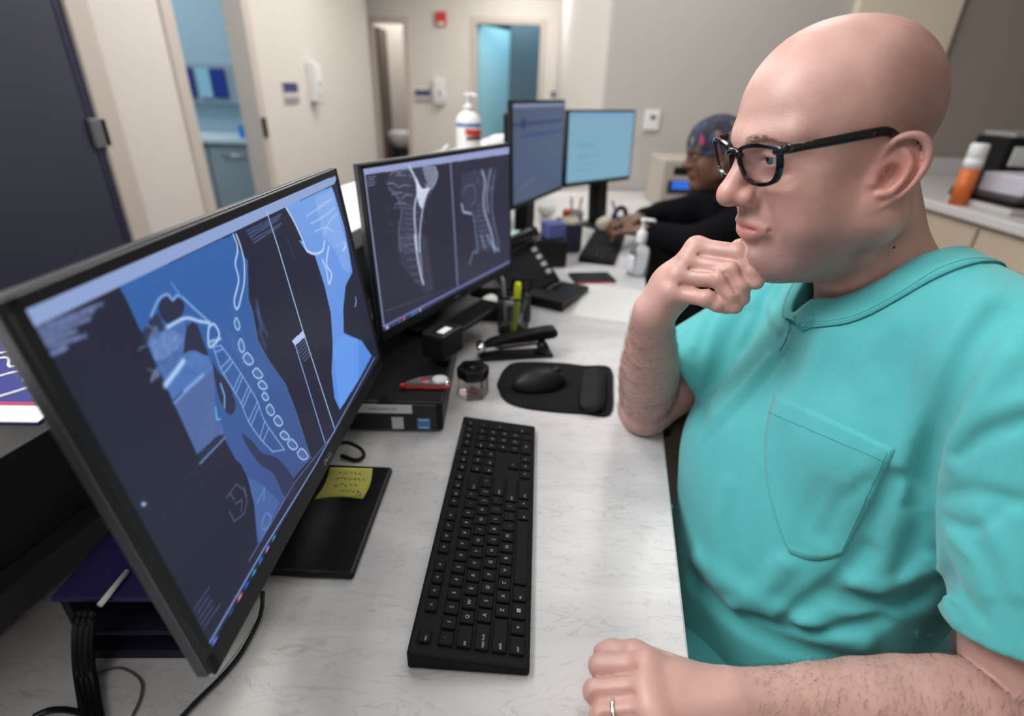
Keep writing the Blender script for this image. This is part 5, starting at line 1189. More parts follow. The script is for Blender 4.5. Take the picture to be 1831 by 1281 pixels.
# --- trousers and shoes (under the desk), black chair
pf = Field()
for s in (0.10, -0.10):
    pf.C((0.52, 0.605 + s, -0.215), (0.09, 0.605 + s * 1.5, -0.215), 0.085, 0.065, k=0.04).C((0.09, 0.605 + s * 1.5, -0.215), (0.13, 0.605 + s * 1.5, Z0 + 0.09), 0.066, 0.052, k=0.03)
pf.E((0.53, 0.605, -0.165), (0.14, 0.18, 0.105), k=0.05)
V, Q = surface(pf, (-0.02, 0.30, Z0 + 0.05), (0.72, 0.90, -0.02), 0.008); finish_mesh('scrub_trousers', np_mesh('scrub_trousers', V, Q), M_teal, man, True)
for s in (0.15, -0.15):
    f_ = Field().E((0.06, 0.605 + s, Z0 + 0.045), (0.13, 0.046, 0.042), k=0).E((0.12, 0.605 + s, Z0 + 0.06), (0.05, 0.04, 0.05), k=0.03).H((0, 0, Z0 + 0.002), (0, 0, -1), 0.004)
    V, Q = surface(f_, (-0.1, 0.5 + s, Z0 - 0.02), (0.22, 0.71 + s, Z0 + 0.13), 0.006); finish_mesh('shoe', np_mesh('shoe', V, Q), M_black, man, True)
def office_chair(label, x, y, rz, seat_z=-0.31):
    t = thing('office_chair', label, 'chair', (x, y, Z0), rz); h = seat_z - Z0
    MB().box((-0.24, -0.25, h - 0.07), (0.24, 0.25, h - 0.006), 0.03).build('seat', M_black, t)
    MB().box((0.24, -0.22, h + 0.06), (0.30, 0.22, h + 0.46), 0.03).build('backrest', M_black, t)
    MB().box((0.20, -0.04, h - 0.09), (0.325, 0.04, h - 0.07), 0.004).box((0.303, -0.04, h - 0.09), (0.325, 0.04, h + 0.20), 0.004).build('back_bracket', M_grey, t)
    MB().cyl(0.028, 0.10, h - 0.07, 16).build('column', M_grey, t)
    for k in range(5):
        a = R_(72 * k); l = MB().box((0.02, -0.025, 0.065), (0.30, 0.025, 0.10), 0.008, TR(rz=a)).build('base_leg', M_grey, t)
        MB().cyl(0.027, -0.022, 0.022, 14, TR(0.285 * math.cos(a), 0.285 * math.sin(a), 0.0285, R_(90), 0, a)).build('caster', M_black, l)
    return t
office_chair('black office chair under the man in teal scrubs', 0.56, 0.605, 0.0)
office_chair('black office chair under the woman in the floral cap', 0.88, 2.02, 0.0)

# --- eyeglasses
def lens_outline(s, off=0.0, n=6):
    P = spline([(0.0265, 0.0170), (0.0285, 0.0095), (0.0262, -0.004), (0.0205, -0.0150), (0.008, -0.0195), (-0.008, -0.0190), (-0.0185, -0.0115), (-0.0232, 0.002), (-0.0215, 0.0115), (-0.012, 0.0165), (0.008, 0.0190), (0.0265, 0.0170)], n)[:-1]
    c = P.mean(0); d = P - c; P = c + d * (1 + off / np.linalg.norm(d, axis=1, keepdims=True))
    return [(s * (p[0] * 1.05 + 0.0345), p[1] * 0.90 + 0.0285) for p in P]
gx = lambda y, z: 0.1155 - 2.3 * y * y + 0.10 * (z - 0.03)
gl = thing('eyeglasses', 'black rectangular eyeglasses with brown flecks worn by the bald man', 'glasses', tuple(hw((0.115, 0, 0.02))))
M_tort = bpy.data.materials.new('tortoise_acetate'); M_tort.use_nodes = True; nt = M_tort.node_tree
no = nt.nodes.new('ShaderNodeTexNoise'); no.inputs['Scale'].default_value = 95; tc = nt.nodes.new('ShaderNodeTexCoord'); nt.links.new(tc.outputs['Object'], no.inputs['Vector'])
rp_ = nt.nodes.new('ShaderNodeValToRGB'); rp_.color_ramp.elements[0].position = 0.62; rp_.color_ramp.elements[0].color = (0.006, 0.006, 0.008, 1); rp_.color_ramp.elements[1].position = 0.74; rp_.color_ramp.elements[1].color = (0.16, 0.06, 0.015, 1)
nt.links.new(no.outputs['Fac'], rp_.inputs[0]); nt.links.new(rp_.outputs[0], nt.nodes['Principled BSDF'].inputs['Base Color']); nt.nodes['Principled BSDF'].inputs['Roughness'].default_value = 0.12
b = MB()
for s in (1, -1):
    I = lens_outline(s); O = lens_outline(s, 0.0042); n = len(I); vs = []
    for (i_, o_) in zip(I, O):
        for (p, dx_) in ((i_, 0.0018), (o_, 0.0014), (o_, -0.0022), (i_, -0.0018)): vs.append(tuple(hw((gx(*p) + dx_, p[0], p[1]))))
    fs = [(4 * i + k, 4 * i + (k + 1) % 4, 4 * ((i + 1) % n) + (k + 1) % 4, 4 * ((i + 1) % n) + k) for i in range(n) for k in range(4)]
    b._new(vs, fs, False)
    b.tube([hw((gx(0.062, 0.036) , s * 0.0605, 0.0425)), hw((gx(0.066, 0.036) - 0.001, s * 0.0665, 0.0428)), hw((gx(0.069, 0.036) - 0.006, s * 0.0700, 0.0430))], [0.0034, 0.0040, 0.0034], 8, flat=1.25)
b.tube([hw((gx(y, z) + 0.001, y, z)) for y, z in ((0.0130, 0.0350), (0.007, 0.0395), (0, 0.0405), (-0.007, 0.0395), (-0.0130, 0.0350))], [0.0034, 0.0030, 0.0028, 0.0030, 0.0034], 8, flat=1.3)
b.build('frame_front', M_tort, gl, True)
M_lens = bpy.data.materials.new('spectacle_lens'); M_lens.use_nodes = True; nt = M_lens.node_tree; nt.nodes.remove(nt.nodes['Principled BSDF'])
tr_ = nt.nodes.new('ShaderNodeBsdfTransparent'); tr_.inputs[0].default_value = (0.985, 0.988, 0.99, 1); gs = nt.nodes.new('ShaderNodeBsdfGlossy'); gs.inputs['Roughness'].default_value = 0.03; lw_ = nt.nodes.new('ShaderNodeLayerWeight'); lw_.inputs[0].default_value = 0.3; fr_ = nt.nodes.new('ShaderNodeMath'); fr_.operation = 'MULTIPLY_ADD'; nt.links.new(lw_.outputs['Facing'], fr_.inputs[0]); fr_.inputs[1].default_value = 0.10; fr_.inputs[2].default_value = 0.015
mx = nt.nodes.new('ShaderNodeMixShader'); nt.links.new(fr_.outputs[0], mx.inputs[0]); nt.links.new(tr_.outputs[0], mx.inputs[1]); nt.links.new(gs.outputs[0], mx.inputs[2]); nt.links.new(mx.outputs[0], nt.nodes['Material Output'].inputs[0])
for s in (1, -1):
    I = lens_outline(s); c_ = np.mean(I, 0); n = len(I); b = MB()
    vs = [tuple(hw((gx(*p), p[0], p[1]))) for p in I] + [tuple(hw((gx(*c_) , c_[0], c_[1])))]
    b._new(vs, [(i, (i + 1) % n, n) for i in range(n)], True); b.build('lens', M_lens, gl, True)
    tp_ = spline([(0.1005, 0.0705, 0.0430), (0.085, 0.0745, 0.0425), (0.058, 0.0780, 0.0410), (0.032, 0.0800, 0.0395), (0.012, 0.0800, 0.0370), (-0.001, 0.0790, 0.026), (-0.008, 0.0770, 0.010)], 5)
    rr = list(np.interp(np.linspace(0, 1, len(tp_)), [0, .15, .5, .62, .75, 1], [0.0019, 0.0017, 0.0019, 0.0018, 0.0014, 0.0015]))
    t_ = MB().tube([hw((p[0], s * p[1], p[2])) for p in tp_], rr, 10, flat=2.5, up=tuple(HEAD_M[:, 2])).build('temple', M_tort, gl, True)

# --- hair: brows, forearms, ring
def strands(name, roots, dirs, norms, ln, r, m, parent, lift=0.4, label=None):
    vs = []; fs = []
    for p, d, n in zip(roots, dirs, norms):
        l = ln * random.uniform(0.6, 1.2); b = len(vs); u = np.cross(d, n); u /= np.linalg.norm(u) + 1e-9
        q = [p - n * 0.0006, p + d * l * 0.5 + n * l * lift * 0.55, p + d * l + n * l * lift * 0.75]
        for k, c in enumerate(q):
            w = r * (1, 0.8, 0.25)[k]
            for a in (0, 2.094, 4.189): vs.append(c + (u * math.cos(a) + n * math.sin(a)) * w)
        for k in range(2):
            for a in range(3): fs.append((b + 3 * k + a, b + 3 * k + (a + 1) % 3, b + 3 * k + 3 + (a + 1) % 3, b + 3 * k + 3 + a))
    o = finish_mesh(name, np_mesh(name, np.array(vs), np.array(fs)), m, parent, True); o['kind'] = 'stuff'
    if label: o['label'] = label
    return o
M_hair = mat('dark_body_hair', (0.05, 0.03, 0.02), 0.6); M_brow = mat('brow_hair', (0.14, 0.085, 0.055), 0.6)
def project(F, P, it=4):
    P = np.array(P, float)
    for _ in range(it):
        n = normal(F, P); P = P - n * F(P)[:, None]
    return P, normal(F, P)
rt_ = []; dr_ = []
for s in (1, -1):
    for _ in range(230):
        t = random.random(); y = 0.013 + 0.042 * t; z = 0.0475 + 0.005 * math.sin(math.pi * min(1, t * 1.15)) - 0.004 * t + random.uniform(-1, 1) * 0.0048 * (1 - 0.5 * t)
        rt_.append(hw((0.112 - 6.0 * y * y, s * y, z))); dr_.append(HEAD_M @ np.array([-0.25, s * 1.0, 0.45 - 0.7 * t]))
P, n_ = project(head, rt_); strands('eyebrows', P, np.array(dr_), n_, 0.0065, 0.00012, M_brow, man, 0.12, 'short brown eyebrows')
for (F, A, B, cnt) in ((hr, ELB_R, WR_R, 2600), (hl, ELB_L, WR_L, 3400)):
    ax = (B - A) / np.linalg.norm(B - A); e1 = np.cross(ax, [0, 0, 1.0]); e1 /= np.linalg.norm(e1); e2 = np.cross(e1, ax); rt_ = []
    for _ in range(cnt):
        a = random.uniform(0, 6.283); t = random.uniform(-0.02, 0.97); rt_.append(A + (B - A) * t + (e1 * math.cos(a) + e2 * math.sin(a)) * 0.05)
    P, n_ = project(F, rt_); ok = P[:, 2] > 0.012; P, n_ = P[ok], n_[ok]
    sw = np.array([ax * 0.6 + np.cross(n, ax) * random.uniform(0.2, 0.9) for n in n_]); strands('arm_hair', P, sw, n_, 0.012, 0.00011, M_hair, man, 0.25, 'fine dark forearm hair')
rc = lm[2] + (lp[2] - lm[2]) * 0.70; ra_ = (lp[2] - lm[2]) / np.linalg.norm(lp[2] - lm[2]); e1 = np.cross(ra_, [0, 0, 1.0]); e1 /= np.linalg.norm(e1); e2 = np.cross(e1, ra_)
b = MB(); b.tube([rc + (e1 * math.cos(a) + e2 * math.sin(a)) * 0.0130 for a in np.linspace(0, 2 * math.pi, 33)], 0.0016, 8, flat=1.3, up=tuple(ra_)); o = b.build('ring', M_chrome, man, True); o['label'] = 'silver wedding ring'
# ================================================================== FURTHER BACK ON THE DESK
# --- desk phone, seen from behind its tilted keypad
ph = thing('desk_phone', 'black desk phone tilted up beside the second monitor', 'phone', (0.085, 1.50, 0), 0)
Mp = TR(0.095, 1.48, 0, rz=R_(62))
MB().prism([(-0.10, 0.001), (0.10, 0.001), (0.10, 0.018), (-0.10, 0.030)], -0.095, 0.095, 0.003, Mp @ TR(rx=R_(90))).build('base', M_black, ph, True)
c_, a_, b2_, d_ = far((898, 512), 1.52), far((985, 468), 1.60), far((922, 408), 1.62), far((930, 522), 1.50)
Mt = FR(tuple((c_ + a_) / 2), tuple(a_ - c_), tuple(b2_ - (c_ + a_) / 2))
MB().box((-0.085, -0.065, -0.022), (0.085, 0.085, 0.0), 0.008, Mt).build('keypad_body', M_black, ph, True)
MB().box((-0.083, -0.069, -0.020), (0.083, -0.064, -0.004), 0.002, Mt).build('trim_strip', mat('grey_strip', (0.18, 0.18, 0.17), 0.4), ph, True)
b = MB()
for i in range(4): b.box((0.055, -0.03 + i * 0.026, 0.0), (0.072, -0.016 + i * 0.026, 0.003), 0.001, Mt)
b.build('buttons', mat('button_grey', (0.35, 0.35, 0.34), 0.5), ph, True)
hs = MB(); hs.tube([(-0.085, 0.10, 0.012), (-0.06, 0.10, 0.022), (0.0, 0.10, 0.026), (0.06, 0.10, 0.022), (0.085, 0.10, 0.012)], [0.022, 0.018, 0.014, 0.018, 0.022], 14, M=Mt); hs.build('handset', M_blackg, ph, True)
b = MB(); b.box((-0.03, -0.085, -0.07), (0.03, -0.06, -0.02), 0.004, Mt @ TR(0, 0.09, 0)); b.build('stand', M_black, ph, True)
# --- black tray with white crumpled paper
t1, t2 = on((836, 575), 2, 0), on((948, 577), 2, 0)
ty = thing('desk_tray', 'low black tray behind the pen cup holding small supplies', 'tray', tuple((t1 + t2) / 2 + np.array([0, 0.06, 0]))); dx = (t2 - t1) / np.linalg.norm(t2 - t1); M = FR(t1, dx, (-dx[1], dx[0], 0)); w_ = np.linalg.norm(t2 - t1)
b = MB(); b.box((0, 0, 0.001), (w_, 0.12, 0.006), 0.001, M).box((0, 0, 0.006), (w_, 0.005, 0.045), 0.001, M).box((0, 0.115, 0.006), (w_, 0.12, 0.052), 0.001, M).box((0, 0.005, 0.006), (0.005, 0.115, 0.045), 0.001, M).box((w_ - 0.005, 0.005, 0.006), (w_, 0.115, 0.045), 0.001, M); b.build('tray', M_black, ty, True)
def crumple(name, label, cat_, c, r, m, seed, flat=1.0):
    g = np.random.default_rng(seed); F = Field().E((0, 0, 0), (r, r * .8, r * .6 * flat), k=0)
    for _ in range(7):
        v = g.normal(size=3); v /= np.linalg.norm(v); F.D(v * r * .7, v * r * .5 + g.normal(size=3) * r * .4, r * .35, g.uniform(-.25, .25) * r)
    V, Q = surface(F, (-r * 1.5,) * 3, (r * 1.5,) * 3, r / 10); V[:, 2] -= V[:, 2].min()
    return tag(finish_mesh(name, np_mesh(name, V + np.array(c), Q), m, None, True), label, cat_)
q = t1 + dx * (w_ * .30) + np.array([0, 0.06, 0.0065]); crumple('tissue', 'crumpled white tissue in the low black tray', 'tissue', q, 0.035, M_paper, 3)
q = t1 + dx * (w_ * .72) + np.array([0, 0.07, 0.0065]); crumple('tissue', 'small white wad at the other end of the low black tray near the phone', 'tissue', q, 0.022, M_paper, 5)
# --- crumpled white roll between second monitor and phone
rp = on((880, 520), 2, 0.045)
tag(MB().lathe([(0.018, 0), (0.045, 0.001), (0.047, 0.004), (0.047, 0.092), (0.045, 0.096), (0.018, 0.096)], 28, TR(-0.085, 1.53, 0.0005)).build('paper_roll', M_paper), 'white paper roll standing behind the second monitor by the tray', 'paper roll')
# --- notebook, paper, clear sanitizer
n0, n1_ = on((1028, 508), 2, 0), on((1106, 506), 2, 0)
nb = thing('notebook', 'black notebook with red edge lying beyond the phone', 'notebook', tuple((n0 + n1_) / 2)); dx = (n1_ - n0) / np.linalg.norm(n1_ - n0); M = FR(n0, dx, (-dx[1], dx[0], 0))
MB().box((0, 0, 0.0005), (0.135, 0.085, 0.010), 0.002, M).build('cover', M_black, nb, True); MB().box((0.002, -0.0015, 0.0015), (0.125, 0.001, 0.006), 0.0005, M).build('red_edge', mat('red_edge', srgb(190, 40, 45), 0.5), nb, True)
q = on((1090, 542), 2, 0); tag(MB().box((-0.105, -0.14, 0.0004), (0.105, 0.14, 0.0012), 0, TR(q[0] + 0.02, q[1], 0, rz=R_(-14))).build('white_sheet', M_paper), 'white paper sheet on the desk beyond the raised hand', 'paper')
q = on((1138, 492), 2, 0)
sz = thing('hand_sanitizer', 'clear sanitizer bottle with white pump on the desk by the raised hand', 'bottle', tuple(q))
M_clear = mat('clear_gel', (0.80, 0.86, 0.90), 0.05, trans=0.85, ior=1.25)
MB().lathe([(0.030, 0.001), (0.034, 0.004), (0.034, 0.075), (0.028, 0.095), (0.014, 0.105), (0.014, 0.110)], 28).build('body', M_clear, sz)
b = MB(); b.sheet([[(0.0347 * math.cos(a), 0.0347 * math.sin(a), z) for a in np.linspace(R_(150), R_(235), 10)] for z in np.linspace(0.012, 0.072, 4)], 0.0004); b.build('label_strip', mat('label_white', (0.7, 0.74, 0.8), 0.5), sz)
b = MB(); b.lathe([(0.016, 0.110), (0.017, 0.114), (0.017, 0.142), (0.010, 0.150), (0.006, 0.152), (0.006, 0.176), (0.010, 0.178), (0.010, 0.188), (0.0, 0.189)], 20); b.tube([(0, 0, 0.183), (0.03, -0.006, 0.183), (0.036, -0.007, 0.178)], [0.006, 0.0045, 0.004], 8); b.build('pump', M_white, sz)
# --- clutter under the far monitors
def blob_box(name, label, cat_, px, sz_, m, rz=0.0, z=0.0): 
    c = on(px, 2, z); w_, d_, h_ = sz_
    return tag(MB().box((-w_ / 2, -d_ / 2, 0.0006), (w_ / 2, d_ / 2, h_), min(sz_) * 0.12, TR(c[0], c[1], z, rz=rz)).build(name, m), label, cat_)
tag(MB().box((-0.09, -0.06, 0.0006), (0.135, 0.06, 0.095), 0.008, TR(0.035, 1.80, 0, rz=0.1)).build('black_organizer', M_black), 'black desk organizer under the tall dim monitor', 'organizer')
blob_box('card_box', 'dark blue box standing beside the further keyboard', 'box', (1014, 444), (0.075, 0.14, 0.105), mat('dark_blue_card', srgb(34, 38, 62), 0.5), 0.15)
tag(MB().box((-0.033, -0.033, 0), (0.033, 0.033, 0.05), 0.004, TR(0.125, 1.80, 0.0956, rz=0.4)).build('note_cube', mat('blue_purple_paper', srgb(84, 92, 150), 0.6)), 'blue and purple note block on the black organizer', 'note block')
crumple('tissue', 'white crumpled tissue under the tall dim monitor', 'tissue', on((978, 388), 2, 0.0012), 0.045, M_paper, 9)
tag(MB().lathe([(0.012, 0.0005), (0.016, 0.003), (0.016, 0.03), (0.010, 0.036)], 18, TR(0.190, 2.045, 0.1055)).build('glue_cap', mat('orange_plastic', srgb(214, 90, 40), 0.4)), 'small orange cap on the dark blue box beside the further keyboard', 'cap')
tag(MB().lathe([(0.040, 0.0), (0.042, 0.004), (0.034, 0.016), (0.020, 0.020)], 24, TR(0.196, 1.978, 0.1056)).build('paper_dish', mat('beige_paper', srgb(190, 180, 165), 0.7)), 'shallow beige dish beside the orange cap on the dark blue box', 'dish')
q = on((934, 420), 2, 0.09)
tag(MB().lathe([(0.030, 0.0), (0.036, 0.003), (0.030, 0.016), (0.012, 0.018)], 24, TR(0.0, 1.78, 0.0955)).build('tape_roll', mat('green_white', srgb(150, 190, 170), 0.5)), 'pale green tape roll on the black organizer', 'tape roll')
q = on((1046, 378), 2, 0.0)
cup = thing('glass_jar', 'clear jar with red pens below the pale blue monitor', 'jar', (0.245, 2.275, 0))
MB().lathe([(0.034, 0.001), (0.036, 0.004), (0.036, 0.09), (0.033, 0.09), (0.033, 0.008), (0.0, 0.007)], 24).build('glass', M_clear, cup)
for k, (a, cl, lb) in enumerate(((0.5, srgb(200, 40, 40), 'red pen leaning in the clear jar'), (2.4, srgb(160, 40, 50), 'dark red pen on the other side of the clear jar'))):
    tag(MB().lathe([(0.001, 0), (0.004, 0.01), (0.004, 0.135), (0.003, 0.14)], 12, TR(0.245 + 0.012 * math.cos(a), 2.275 + 0.012 * math.sin(a), 0.009, R_(6) * math.sin(a), R_(6) * math.cos(a))).build('pen', mat('pen_%d' % k, cl, 0.4)), lb, 'pen')
crumple('gauze_pack', 'beige crumpled pack beside the clear jar', 'pack', on((1084, 412), 2, 0.0007), 0.05, mat('beige_wrap', srgb(206, 198, 180), 0.7), 12)
hd_ = MB(); q = on((1090, 385), 2, 0.0); hd_.tube([(0.035 * math.cos(a), 0, 0.052 + 0.05 * math.sin(a)) for a in np.linspace(0, 2 * math.pi, 26)], 0.010, 10, M=TR(0.445, 2.32, 0.0, rz=R_(30))); tag(hd_.build('tape_ring', M_black), 'black ring of tape standing near the hands of the seated woman', 'tape ring')
blob_box('paper_stack', 'stack of white paper on the return of the desk by the wall', 'paper', (1205, 392), (0.30, 0.22, 0.012), M_paper, 0.1)
# --- cabinet unit against the grey wall
un = thing('label_printer', 'beige office machine with black slot and blue panel at the grey wall', 'machine', (0.93, 2.95, 0))
Wm = (0.745, 1.16); ym = 2.86
MB().box((Wm[0], ym, 0.0008), (Wm[1], ym + 0.34, 0.245), 0.008).build('housing', mat('beige_plastic', srgb(176, 168, 158), 0.5), un, True)
MB().box((Wm[0] + 0.05, ym - 0.004, 0.172), (Wm[1] - 0.03, ym + 0.001, 0.212), 0.002).build('slot', M_black, un, True)
MB().box((Wm[0] + 0.03, ym - 0.006, 0.080), (Wm[1] - 0.02, ym + 0.001, 0.146), 0.002).build('panel', mat('dark_panel', (0.02, 0.02, 0.04), 0.3), un, True)
MB().box((Wm[0] + 0.05, ym - 0.008, 0.104), (Wm[1] - 0.06, ym - 0.0055, 0.144), 0.001).build('blue_display', mat('blue_display', srgb(50, 110, 210), 0.3, emit=srgb(40, 100, 210), estr=0.5), un, True)
MB().box((Wm[0] + 0.03, ym - 0.004, 0.035), (Wm[0] + 0.10, ym + 0.001, 0.047), 0.001).build('handle_slot', M_grey, un, True)
# --- thermostat
q = on((1165, 215), 1, 3.42)
th_ = thing('thermostat', 'small white wall thermostat on the grey wall above the pale monitor', 'thermostat', (q[0], 3.42, q[2] - 0.055))
MB().box((-0.045, -0.022, 0), (0.045, -0.0005, 0.11), 0.008).build('body', M_white, th_); MB().box((-0.012, -0.0235, 0.058), (0.018, -0.0215, 0.082), 0.001).build('display', mat('lcd_grey', (0.12, 0.14, 0.15), 0.3), th_)

# ================================================================== THE SEATED WOMAN
wm = thing('person', 'seated woman in a floral scrub cap and black jacket writing at the far desk end', 'person', (0.80, 2.02, -0.27))
WM = frame_axes(R_(183), R_(14), R_(0)); WO = (0.706, 2.02, 0.345); whd = head_field(WO, WM, 0.92)
wb_ = Field(); wsh_l, wsh_r = np.array([0.80, 1.86, 0.14]), np.array([0.80, 2.18, 0.14])
we_l, we_r = np.array([0.62, 1.80, 0.080]), np.array([0.60, 2.22, 0.080]); wh_l, wh_r = np.array([0.475, 1.98, 0.085]), np.array([0.470, 2.08, 0.105])
wb_.E((0.83, 2.02, -0.04), (0.11, 0.15, 0.22), k=0.05).C(wsh_l, wsh_r, 0.055, k=0.05).C(wsh_l, we_l, 0.045, 0.038, k=0.02).C(we_l, wh_l, 0.036, 0.024, k=0.015).C(wsh_r, we_r, 0.045, 0.038, k=0.02).C(we_r, wh_r, 0.036, 0.024, k=0.015)
def simple_hand(F, w0, dirv, side_, curl):
    d = np.array(dirv, float); d /= np.linalg.norm(d); up = np.array([0, 0, 1.0]); sd = np.cross(d, up) * side_; sd /= np.linalg.norm(sd)
    k_ = [w0 + d * 0.075 + sd * o_ for o_ in (0.026, 0.009, -0.008, -0.024)]
    for p in k_: F.C(w0, p, 0.018, 0.011, k=0.012)
    for i, p in enumerate(k_):
        a = p + d * (0.036 - 0.003 * i) - up * 0.010 * curl; b_ = a + d * 0.018 * (1 - .4 * curl) - up * 0.026 * curl; F.C(p, a, 0.0095, 0.0085, k=0.003).C(a, b_, 0.0085, 0.0075, k=0.003)
    F.chain([w0 + sd * 0.015, w0 + d * 0.035 + sd * 0.040, w0 + d * 0.070 + sd * 0.044 - up * 0.01], [0.014, 0.011, 0.009], k=0.006)
simple_hand(wb_, wh_l, (-0.8, 0.35, -0.10), 1, 1.0); simple_hand(wb_, wh_r, (-0.85, -0.25, -0.05), -1, 1.1)
WSK = (0.155, 0.075, 0.045)
body_mesh('body', Union([wb_, whd], 0.02), (0.28, 1.68, -0.30), (0.98, 2.36, 0.54), 0.0040, whd, WSK, wm, stub=0.0, scalp=0.5, smooth_it=1, iris=(0.02, 0.012, 0.008))
jk = Field(); jk.E((0.835, 2.02, -0.05), (0.130, 0.175, 0.24), k=0.05).C(wsh_l, wsh_r, 0.070, k=0.06).C((0.80, 2.02, 0.20), (0.815, 2.02, 0.14), 0.055, 0.08, k=0.04)
jk.C(wsh_l, we_l, 0.078, 0.070, k=0.03).C(we_l, we_l + (wh_l - we_l) * 0.72, 0.066, 0.046, k=0.02).C(wsh_r, we_r, 0.078, 0.070, k=0.03).C(we_r, we_r + (wh_r - we_r) * 0.72, 0.066, 0.046, k=0.02)
for i in range(16): 
    p = np.array([0.70, 1.88, 0.05]) + rng.normal(size=3) * np.array([.08, .09, .08]); jk.D(p, p + rng.normal(size=3) * 0.05, 0.016, rng.choice([-1, 1]) * 0.005)
V, Q = surface(jk, (0.38, 1.66, -0.34), (1.02, 2.38, 0.30), 0.006); finish_mesh('jacket', np_mesh('jacket', V, Q), mat('black_knit', (0.004, 0.004, 0.006), 0.9, spec=0.08, bump=0.2, bscale=300), wm, True)
cp = Field(WO, WM, 0.92); cp.E((-0.010, 0, 0.058), (0.106, 0.087, 0.096), k=0).E((0.025, 0, 0.060), (0.080, 0.076, 0.080), k=0.03).E((-0.07, 0, 0.0), (0.035, 0.055, 0.045), k=0.03)
cp.H((0.0, 0, 0.016), (0.16, 0, -1.0), 0.006); cp.Dline([(0.1, 0.0, 0.04), (0.05, 0.075, 0.032), (-0.04, 0.085, 0.03), (-0.1, 0, 0.012)], 0.008, 0.003)
V, Q = surface(cp, (0.55, 1.88, 0.22), (0.92, 2.16, 0.56), 0.004)
me = np_mesh('scrub_cap', V, Q); pal = np.array([srgb(*c) for c in ((48, 52, 76), (60, 56, 70), (168, 62, 92), (54, 84, 112), (84, 106, 84), (40, 38, 54), (120, 56, 74), (130, 122, 108))]); sd_ = V[rng.choice(len(V), 260)]; wi = rng.choice(8, 260, p=[.3, .2, .06, .1, .06, .22, .04, .02])
ci = np.concatenate([((V[i:i + 2000, None, :] - sd_[None]) ** 2).sum(2).argmin(1) for i in range(0, len(V), 2000)]); set_col(me, 'tint', pal[wi[ci]])
mcap = bpy.data.materials.new('floral_cotton'); mcap.use_nodes = True; a = mcap.node_tree.nodes.new('ShaderNodeVertexColor'); a.layer_name = 'tint'; mcap.node_tree.links.new(a.outputs['Color'], mcap.node_tree.nodes['Principled BSDF'].inputs['Base Color']); mcap.node_tree.nodes['Principled BSDF'].inputs['Roughness'].default_value = 0.85
finish_mesh('scrub_cap', me, mcap, wm, True)
pw = MB(); pw.lathe([(0.001, 0), (0.004, 0.012), (0.004, 0.13), (0.003, 0.135)], 12, TR(*(wh_r + np.array([-0.062, -0.012, -0.045])), R_(14), R_(-24))); tag(pw.build('pen', mat('blue_pen', srgb(90, 100, 170), 0.4)), 'blue pen held in the hand of the seated woman', 'pen')

# ================================================================== ON THE WALLS
def sign(px0, px1, x=None, y=None, label=''):
    if x is not None:
        a, b_ = on(px0, 0, x), on(px1, 0, x); t = thing('room_sign', label, 'sign', (x, (a[1] + b_[1]) / 2, min(a[2], b_[2])), R_(90), 'room signs'); w_ = abs(b_[1] - a[1])
    else:
        a, b_ = on(px0, 1, y), on(px1, 1, y); t = thing('room_sign', label, 'sign', ((a[0] + b_[0]) / 2, y, min(a[2], b_[2])), 0, 'room signs'); w_ = abs(b_[0] - a[0])
    h_ = abs(a[2] - b_[2]); nv = mat('navy_sign', srgb(58, 56, 108), 0.5); gv = mat('grey_sign', srgb(150, 142, 160), 0.5)
    MB().box((-w_ / 2, -0.012, 0), (w_ / 2, -0.0008, h_), 0.002).build('plate', mat('sign_plate', srgb(206, 200, 198), 0.5), t)
    MB().box((-w_ / 2 + .004, -0.0145, h_ * .52), (w_ / 2 - .004, -0.012, h_ * .97), 0.001).build('name_band', nv, t); MB().box((-w_ / 2 + .004, -0.0145, h_ * .04), (w_ / 2 - .004, -0.012, h_ * .30), 0.001).build('lower_band', gv, t)
    return t
def dispenser(px, wdt, hgt, x=None, y=None, label=''):
    if x is not None: a = on(px, 0, x); loc, rz = (x, a[1], a[2] - hgt / 2), R_(90)
    else: a = on(px, 1, y); loc, rz = (a[0], y, a[2] - hgt / 2), 0
    t = thing('soap_dispenser', label, 'dispenser', loc, rz, 'wall soap dispensers')
    b = MB(); b.prism([(-0.001, 0.02), (-0.06, 0.02), (-0.085, 0.10), (-0.085, hgt - 0.02), (-0.03, hgt), (-0.001, hgt)], -wdt / 2, wdt / 2, 0.006, Matrix(((0, 0, 1, 0), (1, 0, 0, 0), (0, 1, 0, 0), (0, 0, 0, 1)))); b.build('housing', M_white, t)
    MB().box((-0.02, -0.089, hgt * .35), (0.02, -0.084, hgt * .55), 0.002).build('window', mat('grey_window', (0.30, 0.30, 0.33), 0.4), t); MB().box((-wdt * .3, -0.10, 0.0), (wdt * .3, -0.03, 0.03), 0.004).build('push_bar', mat('pale_grey', (0.5, 0.5, 0.52), 0.4), t)
    return t
sign((502, 146), (534, 184), x=-2.0, label='navy room sign beside the blue clinic room doorway'); dispenser((556, 148), 0.16, 0.36, x=-2.0, label='white soap dispenser between the blue clinic doorway and the room corner')
sign((741, 160), (771, 184), y=8.4, label='navy room sign on the back wall below the red alarm'); dispenser((787, 164), 0.16, 0.34, y=8.4, label='white soap dispenser on the back wall below the red alarm')
sign((985, 163), (1013, 187), y=8.4, label='navy room sign mostly hidden behind the tall dim monitor'); dispenser((1037, 172), 0.17, 0.36, y=8.4, label='white soap dispenser on the back wall right of the teal doorway')
q = on((789, 34), 1, 8.4)
